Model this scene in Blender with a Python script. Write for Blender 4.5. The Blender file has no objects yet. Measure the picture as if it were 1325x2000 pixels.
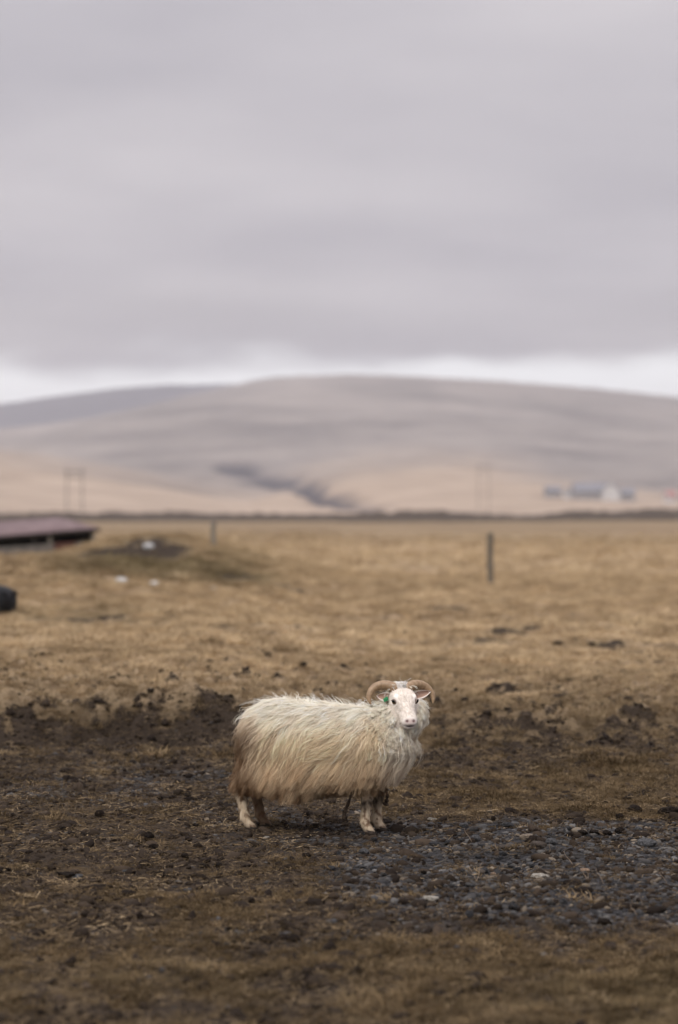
import bpy, bmesh, math, random
import numpy as np
from mathutils import Vector, Matrix
from mathutils.bvhtree import BVHTree

sc = bpy.context.scene
COL = sc.collection
R = math.radians
rng = np.random.default_rng(7)
random.seed(7)

# ------------------------------------------------------------------ camera
CAM_H = 1.75
FOC = 85.0 / 36.0 * 2000.0            # focal length in photograph pixels
cam_d = bpy.data.cameras.new("camera")
cam = bpy.data.objects.new("camera", cam_d); COL.objects.link(cam)
cam.location = (0, 0, CAM_H); cam.rotation_euler = (R(90), 0, 0)
cam_d.lens = 85; cam_d.sensor_width = 36; cam_d.sensor_fit = 'AUTO'
cam_d.clip_start = 0.1; cam_d.clip_end = 60000
cam_d.dof.use_dof = True; cam_d.dof.focus_distance = 13.12; cam_d.dof.aperture_fstop = 1.6
cam_d.dof.aperture_blades = 0
sc.camera = cam

# ------------------------------------------------------------------ sky, sun, exposure
SUN_EL, SUN_AZ = R(52), R(215)        # azimuth clockwise from +Y: behind the camera, to its left
w = bpy.data.worlds.new("World"); sc.world = w; w.use_nodes = True
nt = w.node_tree; nt.nodes.clear()
def wn(t, **k):
    n = nt.nodes.new(t)
    for a, b in k.items(): setattr(n, a, b)
    return n
def wl(a, b): nt.links.new(a, b)
def wmath(op, a, b=None, c=None):
    n = wn('ShaderNodeMath', operation=op)
    for i, v in enumerate((a, b, c)):
        if v is None: continue
        if hasattr(v, 'is_output'): wl(v, n.inputs[i])
        else: n.inputs[i].default_value = v
    return n.outputs[0]
tc = wn('ShaderNodeTexCoord'); sp = wn('ShaderNodeSeparateXYZ'); wl(tc.outputs['Generated'], sp.inputs[0])
dx, dy, dz = sp.outputs
zc = wmath('MAXIMUM', dz, 0.0)
# the cloud deck is a layer overhead: project the view direction on it
inv = wmath('DIVIDE', 1.0, wmath('ADD', zc, 0.10))
cb = wn('ShaderNodeCombineXYZ'); wl(wmath('MULTIPLY', dx, inv), cb.inputs[0]); wl(wmath('MULTIPLY', dy, inv), cb.inputs[1])
n1 = wn('ShaderNodeTexNoise'); n1.inputs['Scale'].default_value = 0.9; n1.inputs['Detail'].default_value = 5; n1.inputs['Roughness'].default_value = .45
wl(cb.outputs[0], n1.inputs['Vector'])
cb2 = wn('ShaderNodeCombineXYZ'); wl(dx, cb2.inputs[0]); wl(dy, cb2.inputs[1]); wl(wmath('MULTIPLY', dz, 3.2), cb2.inputs[2])
n2 = wn('ShaderNodeTexNoise'); n2.inputs['Scale'].default_value = 7.0; n2.inputs['Detail'].default_value = 4; n2.inputs['Roughness'].default_value = .5
wl(cb2.outputs[0], n2.inputs['Vector'])
ramp = wn('ShaderNodeValToRGB'); wl(n1.outputs[0], ramp.inputs[0])
ramp.color_ramp.elements[0].position = .30; ramp.color_ramp.elements[0].color = (.275, .268, .302, 1)
ramp.color_ramp.elements[1].position = .70; ramp.color_ramp.elements[1].color = (.432, .414, .434, 1)
# under the deck a strip of paler, clearer sky all round the horizon
edge = wmath('ADD', wmath('MULTIPLY', wmath('SUBTRACT', n2.outputs[0], 0.5), 0.046), 0.0600)
mr = wn('ShaderNodeMapRange', interpolation_type='SMOOTHSTEP'); wl(dz, mr.inputs['Value'])
wl(wmath('SUBTRACT', edge, 0.005), mr.inputs['From Min']); wl(wmath('ADD', edge, 0.008), mr.inputs['From Max'])
mr.inputs['To Min'].default_value = 0.0; mr.inputs['To Max'].default_value = 1.0
sky = wn('ShaderNodeTexSky', sky_type='NISHITA'); sky.sun_disc = False
sky.sun_elevation = SUN_EL; sky.sun_rotation = SUN_AZ; sky.dust_density = 3.0; sky.air_density = 1.0
# overcast skies brighten slowly towards the zenith
zen = wmath('ADD', 1.0, wmath('MULTIPLY', wmath('POWER', zc, 2.1), 3.0))
# the underside of the deck is a little darker along its edge
und = wmath('SUBTRACT', 1.0, wmath('MULTIPLY', 0.16, wmath('POWER', 2.718, wmath('MULTIPLY', -1.0, wmath('POWER', wmath('DIVIDE', wmath('SUBTRACT', dz, wmath('ADD', edge, .012)), .022), 2.0)))))
zen = wmath('MULTIPLY', zen, und)
cm = wn('ShaderNodeVectorMath', operation='SCALE'); wl(ramp.outputs[0], cm.inputs[0]); wl(wmath('MULTIPLY', zen, 10.0), cm.inputs['Scale'])
veil = wn('ShaderNodeMix', data_type='RGBA'); veil.inputs['Factor'].default_value = .62
wl(sky.outputs[0], veil.inputs['A']); veil.inputs['B'].default_value = (10.2, 10.2, 10.5, 1)
mx = wn('ShaderNodeMix', data_type='RGBA'); wl(mr.outputs[0], mx.inputs['Factor'])
wl(veil.outputs['Result'], mx.inputs['A']); wl(cm.outputs[0], mx.inputs['B'])
bg = wn('ShaderNodeBackground'); bg.inputs['Strength'].default_value = 0.10; wl(mx.outputs['Result'], bg.inputs['Color'])
wo = wn('ShaderNodeOutputWorld'); wl(bg.outputs[0], wo.inputs['Surface'])

sun_d = bpy.data.lights.new("sun", 'SUN'); sun = bpy.data.objects.new("sun", sun_d); COL.objects.link(sun)
sun_d.energy = 1.5; sun_d.angle = R(28); sun_d.color = (1.0, .95, .88)
sdir = Vector((math.sin(SUN_AZ) * math.cos(SUN_EL), math.cos(SUN_AZ) * math.cos(SUN_EL), math.sin(SUN_EL)))
sun.rotation_euler = (-sdir).to_track_quat('-Z', 'Y').to_euler()
sun.location = (0, -20, 40)
vs = sc.view_settings
vs.view_transform = 'Standard'; vs.look = 'None'; vs.gamma = 1; vs.exposure = 0.45; vs.use_curve_mapping = False
sc.cycles.use_denoising = True
sc.cycles.max_bounces = 6; sc.cycles.transparent_max_bounces = 4; sc.cycles.volume_bounces = 1

# ------------------------------------------------------------------ helpers
def tag(o, label=None, cat=None, group=None, kind=None):
    if label: o['label'] = label
    if cat: o['category'] = cat
    if group: o['group'] = group
    if kind: o['kind'] = kind
    return o
def empty(name, loc=(0, 0, 0), rz=0.0):
    o = bpy.data.objects.new(name, None); COL.objects.link(o); o.location = loc; o.rotation_euler = (0, 0, rz)
    o.empty_display_size = .2
    return o
def link(name, me, mat=None, parent=None, loc=None):
    o = bpy.data.objects.new(name, me); COL.objects.link(o)
    if mat is not None and not me.materials: me.materials.append(mat)
    if parent is not None: o.parent = parent
    if loc is not None: o.location = loc
    return o
def mesh_np(name, V, Q=None, T=None, smooth=True, attrs=None):
    """mesh from numpy arrays; attrs: name -> (n,) float or (n,3) colour per vertex"""
    me = bpy.data.meshes.new(name)
    V = np.asarray(V, np.float32).reshape(-1, 3)
    loops, starts, pos = [], [], 0
    for F, k in ((Q, 4), (T, 3)):
        if F is None or len(F) == 0: continue
        F = np.asarray(F, np.int32).reshape(-1, k)
        loops.append(F.ravel()); starts.append(pos + np.arange(len(F)) * k); pos += F.size
    me.vertices.add(len(V)); me.vertices.foreach_set('co', V.ravel())
    if loops:
        loops = np.concatenate(loops); starts = np.concatenate(starts).astype(np.int32)
        me.loops.add(len(loops)); me.loops.foreach_set('vertex_index', loops)
        me.polygons.add(len(starts)); me.polygons.foreach_set('loop_start', starts)
        if smooth: me.polygons.foreach_set('use_smooth', np.ones(len(starts), bool))
    set_attrs(me, attrs)
    me.update(calc_edges=True)
    return me
def set_attrs(me, attrs):
    for k, a in (attrs or {}).items():
        a = np.asarray(a, np.float32)
        if a.ndim == 1:
            at = me.attributes.new(k, 'FLOAT', 'POINT'); at.data.foreach_set('value', a)
        else:
            at = me.attributes.new(k, 'FLOAT_COLOR', 'POINT')
            c = np.ones((len(a), 4), np.float32); c[:, :3] = a; at.data.foreach_set('color', c.ravel())
def ico(sub=2):
    bm = bmesh.new(); bmesh.ops.create_icosphere(bm, subdivisions=sub, radius=1)
    V = np.array([v.co[:] for v in bm.verts]); bm.verts.ensure_lookup_table()
    T = np.array([[v.index for v in f.verts] for f in bm.faces]); bm.free(); return V, T
def box(bm, c, s, rot=None, bev=0.0):
    r = bmesh.ops.create_cube(bm, size=1.0)
    m = Matrix.Translation(c) @ (rot.to_4x4() if rot is not None else Matrix()) @ Matrix.Diagonal((*s, 1))
    bmesh.ops.transform(bm, matrix=m, verts=r['verts'])
    if bev:
        es = list({e for v in r['verts'] for e in v.link_edges})
        bmesh.ops.bevel(bm, geom=es, offset=bev, segments=1, affect='EDGES')
def from_bm(name, bm, smooth=False):
    me = bpy.data.meshes.new(name); bm.to_mesh(me); bm.free()
    for p in me.polygons: p.use_smooth = smooth
    return me
def tube(pts, rad, ns=8, cap=True, ridges=None):
    """swept tube: returns V, Q, T"""
    P = np.asarray(pts, float); rad = np.asarray(rad, float); n = len(P)
    tg = np.gradient(P, axis=0); tg /= np.linalg.norm(tg, axis=1)[:, None] + 1e-9
    up = np.array([.31, .17, .93]); V = []
    a = np.linspace(0, 2 * np.pi, ns, endpoint=False)
    s = np.cross(tg[0], up); s /= np.linalg.norm(s)
    for i in range(n):
        s = s - tg[i] * s.dot(tg[i]); s /= np.linalg.norm(s); b = np.cross(tg[i], s)
        V.append(P[i] + rad[i] * (np.cos(a)[:, None] * s + np.sin(a)[:, None] * b))
    V = np.concatenate(V); Q = []; T = []
    for i in range(n - 1):
        for j in range(ns):
            k = (j + 1) % ns; Q.append((i * ns + j, i * ns + k, (i + 1) * ns + k, (i + 1) * ns + j))
    if cap:
        V = np.vstack([V, P[0], P[-1]]); c0, c1 = len(V) - 2, len(V) - 1
        for j in range(ns):
            k = (j + 1) % ns; T.append((c0, k, j)); T.append((c1, (n - 1) * ns + j, (n - 1) * ns + k))
    return V, np.array(Q), np.array(T).reshape(-1, 3)
def spline(pts, n):
    P = np.asarray(pts, float); m = len(P); out = []
    for t in np.linspace(0, m - 1, n):
        i = min(int(t), m - 2); f = t - i
        p0, p1, p2, p3 = P[max(i - 1, 0)], P[i], P[i + 1], P[min(i + 2, m - 1)]
        out.append(.5 * ((2 * p1) + (p2 - p0) * f + (2 * p0 - 5 * p1 + 4 * p2 - p3) * f * f + (3 * p1 - p0 - 3 * p2 + p3) * f ** 3))
    return np.array(out)
# gradient noise
_perm = np.random.default_rng(3).permutation(1024); _ang = np.random.default_rng(4).random(1024) * 2 * np.pi
_gx, _gy = np.cos(_ang), np.sin(_ang)
def noise(x, y, seed=0):
    x = np.asarray(x, float) + seed * 17.31; y = np.asarray(y, float) + seed * 9.73
    xi = np.floor(x).astype(np.int64); yi = np.floor(y).astype(np.int64); fx = x - xi; fy = y - yi
    u = fx * fx * fx * (fx * (fx * 6 - 15) + 10); v = fy * fy * fy * (fy * (fy * 6 - 15) + 10)
    def g(ix, iy, ax, ay):
        h = _perm[(_perm[ix & 1023] + iy) & 1023]; return _gx[h] * ax + _gy[h] * ay
    a = g(xi, yi, fx, fy); b = g(xi + 1, yi, fx - 1, fy); c = g(xi, yi + 1, fx, fy - 1); d = g(xi + 1, yi + 1, fx - 1, fy - 1)
    return (a + (b - a) * u + (c - a) * v + (a - b - c + d) * u * v) * 1.4
def fbm(x, y, oct=4, seed=0, gain=.5):
    s = 0; a = 1; f = 1
    for i in range(oct):
        s = s + a * noise(x * f, y * f, seed + i * 5); a *= gain; f *= 2.03
    return s
def sstep(a, b, x):
    t = np.clip((x - a) / (b - a), 0, 1); return t * t * (3 - 2 * t)
def gauss(x, y, cx, cy, rx, ry): return np.exp(-(((x - cx) / rx) ** 2 + ((y - cy) / ry) ** 2))

# ------------------------------------------------------------------ materials
def material(name):
    m = bpy.data.materials.new(name); m.use_nodes = True; t = m.node_tree
    b = t.nodes['Principled BSDF']; b.inputs['Roughness'].default_value = .9
    b.inputs['Specular IOR Level'].default_value = .06
    return m, t, b
def nd(t, typ, ins=None, **k):
    n = t.nodes.new(typ)
    for a, v in k.items(): setattr(n, a, v)
    for a, v in (ins or {}).items():
        if hasattr(v, 'is_output'): t.links.new(v, n.inputs[a])
        else: n.inputs[a].default_value = v
    return n
def rgb(c): return (c[0], c[1], c[2], 1)
def mixc(t, f, a, b, blend='MIX'):
    n = t.nodes.new('ShaderNodeMix'); n.data_type = 'RGBA'; n.blend_type = blend
    for s, v in (('Factor', f), ('A', a), ('B', b)):
        if hasattr(v, 'is_output'): t.links.new(v, n.inputs[s])
        else: n.inputs[s].default_value = v if s == 'Factor' else rgb(v)
    return n.outputs['Result']
def mth(t, op, a, b=None):
    n = t.nodes.new('ShaderNodeMath'); n.operation = op
    for i, v in enumerate((a, b)):
        if v is None: continue
        if hasattr(v, 'is_output'): t.links.new(v, n.inputs[i])
        else: n.inputs[i].default_value = v
    return n.outputs[0]
def rng_map(t, v, a, b, c=0.0, d=1.0):
    n = nd(t, 'ShaderNodeMapRange', {'Value': v, 'From Min': a, 'From Max': b, 'To Min': c, 'To Max': d}); return n.outputs[0]
def noise_n(t, scale, detail=4, rough=.55, vec=None, stretch=None):
    if vec is None: vec = nd(t, 'ShaderNodeNewGeometry').outputs['Position']
    if stretch: vec = nd(t, 'ShaderNodeVectorMath', {0: vec, 1: stretch}, operation='MULTIPLY').outputs[0]
    return nd(t, 'ShaderNodeTexNoise', {'Vector': vec, 'Scale': scale, 'Detail': detail, 'Roughness': rough}).outputs[0]
def bump(t, b, h, dist, strength=1.0):
    n = nd(t, 'ShaderNodeBump', {'Height': h, 'Distance': dist, 'Strength': strength}); t.links.new(n.outputs[0], b.inputs['Normal'])
def simple(name, c1, c2, scale=20, rough=.85, bumpd=0.0, detail=4, stretch=None, objspace=True):
    m, t, b = material(name); b.inputs['Roughness'].default_value = rough
    v = nd(t, 'ShaderNodeTexCoord').outputs['Object'] if objspace else None
    n = noise_n(t, scale, detail, vec=v, stretch=stretch)
    t.links.new(mixc(t, rng_map(t, n, .3, .7), c1, c2), b.inputs['Base Color'])
    if bumpd: bump(t, b, n, bumpd)
    return m

# ground material: damp soil, gravel, trodden grass and dry straw, mixed by what grows where; near colours also carry vignette darkening
def ground_material():
    m, t, b = material("ground_soil_and_grass")
    z = nd(t, 'ShaderNodeAttribute', attribute_name='zone').outputs['Color']
    s = nd(t, 'ShaderNodeSeparateColor', {0: z}).outputs; grass, grav, tone = s[0], s[1], s[2]
    olive = nd(t, 'ShaderNodeAttribute', attribute_name='olive').outputs['Fac']
    big = noise_n(t, .9, 5); mid = noise_n(t, 7, 5, .6); fine = noise_n(t, 55, 4, .65); vf = noise_n(t, 190, 2)
    soil = mixc(t, rng_map(t, mid, .3, .7), (.018, .0135, .0105), (.046, .034, .025))
    soil = mixc(t, rng_map(t, fine, .35, .7), soil, (.062, .046, .033), 'MIX')
    vor = nd(t, 'ShaderNodeTexVoronoi', {'Vector': nd(t, 'ShaderNodeNewGeometry').outputs['Position'], 'Scale': 45.0})
    gcol = mixc(t, nd(t, 'ShaderNodeSeparateColor', {0: vor.outputs['Color']}).outputs[0], (.018, .0175, .018), (.062, .060, .062))
    base = mixc(t, grav, soil, gcol)
    near = mixc(t, rng_map(t, mid, .3, .7), (.038, .026, .0145), (.090, .061, .033))  # trodden turf, with vignette darkening put into its colour
    straw = mixc(t, rng_map(t, fine, .3, .7), (.34, .25, .15), (.54, .415, .27))
    # broad drifts of colour over the far field, drawn out across the view like old mowing strips
    band = noise_n(t, .035, 4, .55, stretch=(.35, 1.0, 1.0)); band2 = noise_n(t, .11, 4, .55, stretch=(.3, 1.0, 1.0))
    straw = mixc(t, rng_map(t, band, .45, .68), straw, (.32, .225, .15))
    straw = mixc(t, rng_map(t, band2, .55, .72, 0, .7), straw, (.26, .21, .115))
    straw = mixc(t, rng_map(t, big, .55, .75, 0, .55), straw, (.235, .165, .095))
    gr = mixc(t, tone, near, straw)
    gr = mixc(t, olive, gr, mixc(t, mid, (.032, .027, .013), (.095, .08, .036)))
    # ragged edge between turf and bare soil
    gm = mth(t, 'ADD', grass, mth(t, 'MULTIPLY', mth(t, 'SUBTRACT', mth(t, 'ADD', mth(t, 'MULTIPLY', mid, .6), mth(t, 'MULTIPLY', fine, .4)), .5), 1.5))
    t.links.new(mixc(t, rng_map(t, gm, .38, .62), base, gr), b.inputs['Base Color'])
    hb = mth(t, 'ADD', mth(t, 'MULTIPLY', fine, .7), mth(t, 'MULTIPLY', vf, .3))
    bump(t, b, hb, .03)
    b.inputs['Roughness'].default_value = .92
    return m
M_GROUND = ground_material()

def instanced_material(name, cols, tonecols=None, rough=.9, pos_scale=2.0, trans=0.0):
    """colour varies from piece to piece (instance random) and slowly over the place; `tone` fades damp, partly vignette-darkened near grass to dry"""
    m, t, b = material(name); b.inputs['Roughness'].default_value = rough
    rnd = nd(t, 'ShaderNodeObjectInfo').outputs['Random']
    def ramp_of(cs):
        r = nd(t, 'ShaderNodeValToRGB', {0: rnd}); e = r.color_ramp.elements
        e[0].color = rgb(cs[0]); e[0].position = 0; e[1].color = rgb(cs[-1]); e[1].position = 1
        for i, c in enumerate(cs[1:-1]): x = e.new((i + 1) / (len(cs) - 1)); x.color = rgb(c)
        return r.outputs[0]
    c = ramp_of(cols)
    if tonecols:
        tn = nd(t, 'ShaderNodeAttribute', attribute_name='tone', attribute_type='INSTANCER').outputs['Fac']
        c = mixc(t, tn, c, ramp_of(tonecols))
        ol = nd(t, 'ShaderNodeAttribute', attribute_name='olive', attribute_type='INSTANCER').outputs['Fac']
        c = mixc(t, mth(t, 'MULTIPLY', ol, .8), c, (.085, .072, .030))
    v = noise_n(t, pos_scale, 3)
    c = mixc(t, 1.0, c, mixc(t, rng_map(t, v, .3, .7), (.55, .53, .50), (1.25, 1.25, 1.25)), 'MULTIPLY')
    t.links.new(c, b.inputs['Base Color'])
    if trans:
        tr = nd(t, 'ShaderNodeBsdfTranslucent', {'Color': c}); ms = nd(t, 'ShaderNodeMixShader', {0: trans, 1: b.outputs[0], 2: tr.outputs[0]})
        t.links.new(ms.outputs[0], t.nodes['Material Output'].inputs['Surface'])
    return m
M_GRASS = instanced_material("dry_grass", [(.040, .027, .015), (.095, .064, .032), (.056, .040, .020), (.13, .088, .045), (.28, .20, .11)],
                             [(.42, .315, .185), (.60, .465, .295), (.49, .37, .22), (.30, .215, .125), (.53, .405, .26)], trans=.25)
M_PEB = instanced_material("gravel_stone", [(.026, .025, .025), (.058, .057, .058), (.034, .031, .028), (.085, .084, .085), (.044, .039, .035), (.125, .122, .119), (.055, .045, .036), (.20, .165, .125)], rough=.7)
M_CRUMB = instanced_material("soil_crumb", [(.016, .012, .010), (.032, .024, .018), (.055, .041, .030)], rough=.95)

# ------------------------------------------------------------------ terrain
SHEEP = (-0.146, 13.27)
def uv_of(x, y):
    """image pixel coordinates of ground points, projected through the camera"""
    yy = np.maximum(y, 4.0); return 662.5 + x / yy * FOC, 1000 + (CAM_H - height(x, yy, False) * (yy < 300)) * FOC / yy
def bank_line(x): return 18.9 + .35 * np.sin(x * 1.1 + .5) + .25 * np.sin(x * 2.7) + .10 * x
def height(x, y, micro=True):
    x = np.asarray(x, float); y = np.asarray(y, float)
    h = 0.10 * fbm(x * .11, y * .11, 3, 1) * sstep(14, 40, y)
    # low worn bank across the paddock, higher towards the left
    bl = bank_line(x); amp = .13 + .20 * sstep(.9, -1.6, x)
    h = h + amp * sstep(bl - .5, bl + .5, y)
    # spoil heap with rough grass in front of the sheep shelter
    h = h + .50 * gauss(x, y, -6.6, 47, 3.1, 4.2) + .70 * gauss(x, y, -4.4, 60, 2.3, 7) + .10 * gauss(x, y, -11, 60, 5.5, 16)
    h = h - .36 * gauss(x, y, -4.5, 54.0, 1.0, 1.7) + .22 * gauss(x, y, -2.4, 54, 1.9, 4.5) + .16 * gauss(x, y, -5.8, 57, 2.6, 3.5)
    # cart ruts
    d = y - (34.5 + (x - 1.2) * 1.6); h = h - .14 * np.exp(-(d / .5) ** 2) * sstep(.6, 1.4, x) * sstep(4.2, 3.0, x)
    d = y - (30.4 + .25 * np.sin(x * .9)); h = h - .13 * np.exp(-(d / .45) ** 2) * sstep(1.6, 2.6, x)
    h = h + 1.1 * fbm(x * .006, y * .006, 2, 9) * sstep(120, 500, y) * .5
    if micro:
        calm = 1 - .9 * gauss(x, y, SHEEP[0], SHEEP[1] - .05, .75, .42)
        fade = sstep(70, 35, y)
        rough = sstep(16.5, 18.5, y) * sstep(27, 21, y)                 # hoof-pocked belt
        m = .030 * fbm(x * .8, y * .8, 3, 11) + .016 * fbm(x * 3.1, y * 3.1, 3, 12) + .009 * fbm(x * 11, y * 11, 2, 13)
        m = m + rough * (.085 * fbm(x * 2.3, y * 1.5, 3, 14) + .065 * np.abs(fbm(x * 6, y * 4, 3, 15)))
        m = m + .085 * sstep(22, 36, y) * fbm(x * .9, y * .45, 4, 16)
        mm = np.clip(gauss(x, y, -6.0, 50, 3.6, 8) + gauss(x, y, -4.5, 59, 2.6, 9), 0, 1); m = m + mm * (.14 * fbm(x * 1.1, y * .8, 3, 19) + .09 * np.abs(fbm(x * 2.6, y * 2, 2, 20)))
        m = m + .035 * sstep(10.6, 9.2, y) * fbm(x * 2.2, y * 1.6, 3, 18)
        h = h + m * calm * fade
    return h
def zones(x, y):
    u, v = uv_of(x, y)  # ground zones are laid out in image pixel coordinates
    lo = fbm(x * .55, y * .4, 4, 21); md = fbm(x * 2.4, y * 1.7, 3, 22); fi = fbm(x * 7, y * 5, 2, 23)
    left = sstep(830, 560, u)
    g = 1.05 - .20 * sstep(1300, 1380, v) - .16 * sstep(1380, 1440, v) - .42 * sstep(1440, 1490, v) * left - .12 * sstep(1440, 1490, v) * (1 - left)
    g = g + .10 * sstep(1560, 1640, v) * left
    brk = .58 + .42 * sstep(-.45, .35, md + .8 * fi)
    wet = gauss(u, v, 890, 1487, 140, 24) + .9 * gauss(u, v, 1150, 1458, 200, 18) + .9 * gauss(u, v, 130, 1460, 230, 20) + .8 * gauss(u, v, 300, 1437, 70, 16) + .7 * gauss(u, v, 440, 1425, 60, 26) + .7 * gauss(u, v, 160, 1376, 70, 10) + .5 * gauss(u, v, 20, 1430, 90, 20) + .6 * gauss(u, v, 1000, 1420, 90, 9) + .5 * gauss(u, v, 860, 1412, 60, 12)
    g = g - .76 * np.clip(wet, 0, 1) * brk
    bl = bank_line(x); g = g - (.12 + .34 * sstep(.9, -1.2, x)) * sstep(bl - .8, bl - .3, y) * sstep(bl + .7, bl - .1, y + .6 * md) * sstep(-.5, .5, md + lo + fi)
    gravel = sstep(620, 760, u + 90 * lo) * sstep(1592, 1612, v + 12 * md) * sstep(1815, 1755, v + 40 * lo + 15 * md) * sstep(-200, 40, (u - 620) - (v - 1600) * .35)
    g = g - .50 * gravel
    gravel2 = .85 * gauss(u, v, 330, 1520, 230, 36) + .8 * gauss(u, v, 600, 1595, 190, 30) + .7 * gauss(u, v, 40, 1560, 160, 24) + .6 * gauss(u, v, 640, 1645, 200, 24) + .5 * gauss(u, v, 120, 1640, 120, 20) + .55 * gauss(u, v, 420, 1840, 170, 16) + .5 * gauss(u, v, 800, 1830, 260, 22)
    g = g - .25 * np.clip(gravel2, 0, 1)
    g = g - .15 * sstep(1600, 1640, v) * (1 - gravel) + .30 * sstep(1800, 1880, v)
    g = g + (.16 * lo + .34 * md + .24 * fi) * sstep(1290, 1370, v) + (.45 * md + .45 * fi - .06) * sstep(1290, 1370, v) * sstep(1520, 1470, v)
    g = g - .55 * sstep(.15, .55, md + .45 * lo) * sstep(1090, 1150, v) * sstep(1360, 1320, v)
    g = g - .9 * sstep(.40, .62, fi + .35 * md) * sstep(1195, 1230, v) * sstep(1360, 1330, v)
    # bare specks, ruts and dark patches, plus painted shade of the mound, further out
    dark = gauss(u, v, 880, 1192, 60, 7) * 1.0 + .9 * np.exp(-((v - (1262 - (u - 880) * .22)) / 7) ** 2) * sstep(840, 880, u) * sstep(1080, 1030, u) \
        + .62 * np.exp(-((v - 1262 - 9 * lo - 5 * md) / 9) ** 2) * sstep(1020, 1140, u) * sstep(-.5, .3, md + fi) + 1.0 * gauss(u, v, 150, 1212, 110, 8) + .6 * np.exp(-((v - (1075 + (u - 330) * .33)) / 6) ** 2) * sstep(380, 440, u) * sstep(640, 580, u) + .6 * gauss(u, v, 470, 1222, 60, 5) + 2.4 * gauss(x, y, -4.5, 54.4, 1.0, 2.0) + .8 * gauss(u, v, 60, 1087, 110, 6) + .9 * gauss(u, v, 455, 1132, 45, 8)
    g = g - 1.1 * np.clip(dark * 1.25, 0, 1) * sstep(-.6, .1, md + .3)  # mound foot and ridge edge painted as shade; hollow is soil and shade
    tone = sstep(1500, 1290, v + 40 * lo) * .90 + .06
    tone = tone + .10 * sstep(1870, 1960, v)
    olive = np.clip(gauss(u, v, 300, 1105, 200, 32) + .7 * gauss(u, v, 460, 1135, 80, 12) + .5 * gauss(u, v, 130, 1200, 150, 22), 0, 1) * sstep(-.5, .3, lo + md * .5 + .15)
    tone = tone * (1 - .30 * sstep(1075, 1045, v) - .22 * sstep(1046, 1030, v))
    olive = olive * (1 - .8 * gauss(x, y, -4.5, 54.4, 1.0, 2.0))
    olive = olive + .25 * sstep(1850, 1950, v) * sstep(.0, .5, lo + .2)
    return np.clip(g, 0, 1), np.clip(gravel + gravel2 * sstep(-.2, .35, md + .2), 0, 1), np.clip(tone, 0, 1), np.clip(olive, 0, 1)

def crest(px, D, knots):
    """hill crest height over x at distance D from knots of (image px across, image px above the horizon)"""
    k = np.array(knots, float); return np.interp(px, (k[:, 0] - 662.5) / FOC * D, k[:, 1] / FOC * D + CAM_H)
MAINK = [(-900, 120), (-300, 150), (0, 146), (150, 158), (300, 186), (400, 221), (470, 246), (520, 256), (600, 261), (700, 258), (850, 250), (1000, 235), (1100, 223), (1200, 212), (1325, 202), (1700, 170), (2600, 120)]
FARK = [(-1200, 90), (-400, 150), (0, 208), (100, 224), (200, 238), (300, 246), (400, 250), (600, 246), (900, 215), (2500, 150)]
LOWL = [(-900, 120), (-300, 140), (0, 128), (200, 100), (400, 62), (600, 16), (680, -4), (760, -12), (3000, -12)]
LOWR = [(-2000, -12), (480, -12), (560, 60), (700, 104), (850, 110), (1000, 72), (1080, 52), (1200, 44), (1400, 60), (2500, 40)]
def smooth_crest(x, D, knots):
    s = 0
    for o in (-.05, -.025, 0, .025, .05): s = s + crest(x + o * D * .35, D, knots)
    return s / 5
def hills_h(x, y):
    hm = smooth_crest(x, 5000., MAINK) * sstep(1500, 5000, y) ** .9 * (1 - .9 * sstep(5200, 6500, y))
    hf = smooth_crest(x, 7000., FARK) * sstep(5250, 7000, y)
    hl = smooth_crest(x, 2000., LOWL) * sstep(750, 2000, y) ** .85 * (1 - .8 * sstep(2100, 3200, y))
    hr = smooth_crest(x, 2500., LOWR) * sstep(850, 2500, y) ** .8 * (1 - .8 * sstep(2600, 3800, y))
    h = np.maximum(np.maximum(hm, hf), np.maximum(hl, hr))
    h = h + 9 * fbm(x * .0017, y * .0012, 4, 31) * sstep(1200, 3000, y)
    return h - 2.5 + 1.5 * sstep(650, 900, y) - 8 * sstep(700, 640, y)
def G(px, py):
    """point of the terrain the camera sees at that image pixel"""
    a, b = (px - 662.5) / FOC, (py - 1000) / FOC
    ts = T_NEAR if b > .03 else T_ALL
    hh = height(a * ts, ts)
    if b <= .03: hh = np.maximum(hh, np.where(ts > 640, hills_h(a * ts, np.maximum(ts, 640.)), -99))
    hit = np.nonzero(CAM_H - b * ts < hh)[0]; i = hit[0] if len(hit) else len(ts) - 1
    return Vector((a * ts[i], ts[i], float(hh[i])))
T_ALL = 6.0 * 1.0012 ** np.arange(6100); T_NEAR = T_ALL[T_ALL < 90]
def put(x, y, z=0.0): return Vector((x, y, float(height(x, y)) + z))

def grow(a, step, ratio, end):
    out = [a]
    while out[-1] < end: step *= ratio; out.append(out[-1] + step)
    return out
xs = list(np.arange(-3.0, 3.0001, .024)); tail = grow(3.0, .024, 1.085, 12000)[1:]
tail = grow(3.0, .024, 1.10, 12000)[1:]
xs = np.array([-t for t in tail[::-1]] + xs + tail)
ys = np.arange(7.6, 20.6, .027); ys = np.concatenate([[-3000, -600, -120, -30, -8, 0, 3, 5, 6, 6.8, 7.3], ys, np.array(grow(ys[-1], .027, 1.018, 12000)[1:])])
gx, gy = np.meshgrid(xs, ys); H = height(gx, gy)
H = np.where(gy < 4, height(gx, np.full_like(gy, 4.)), H); H = H - 1.5 * sstep(2500, 9000, np.hypot(gx, gy))
g, gv, tn, ol = zones(gx, gy)
nx, ny = len(xs), len(ys); I = np.arange(nx * ny).reshape(ny, nx)
Q = np.stack([I[:-1, :-1], I[:-1, 1:], I[1:, 1:], I[1:, :-1]], -1).reshape(-1, 4)
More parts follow.
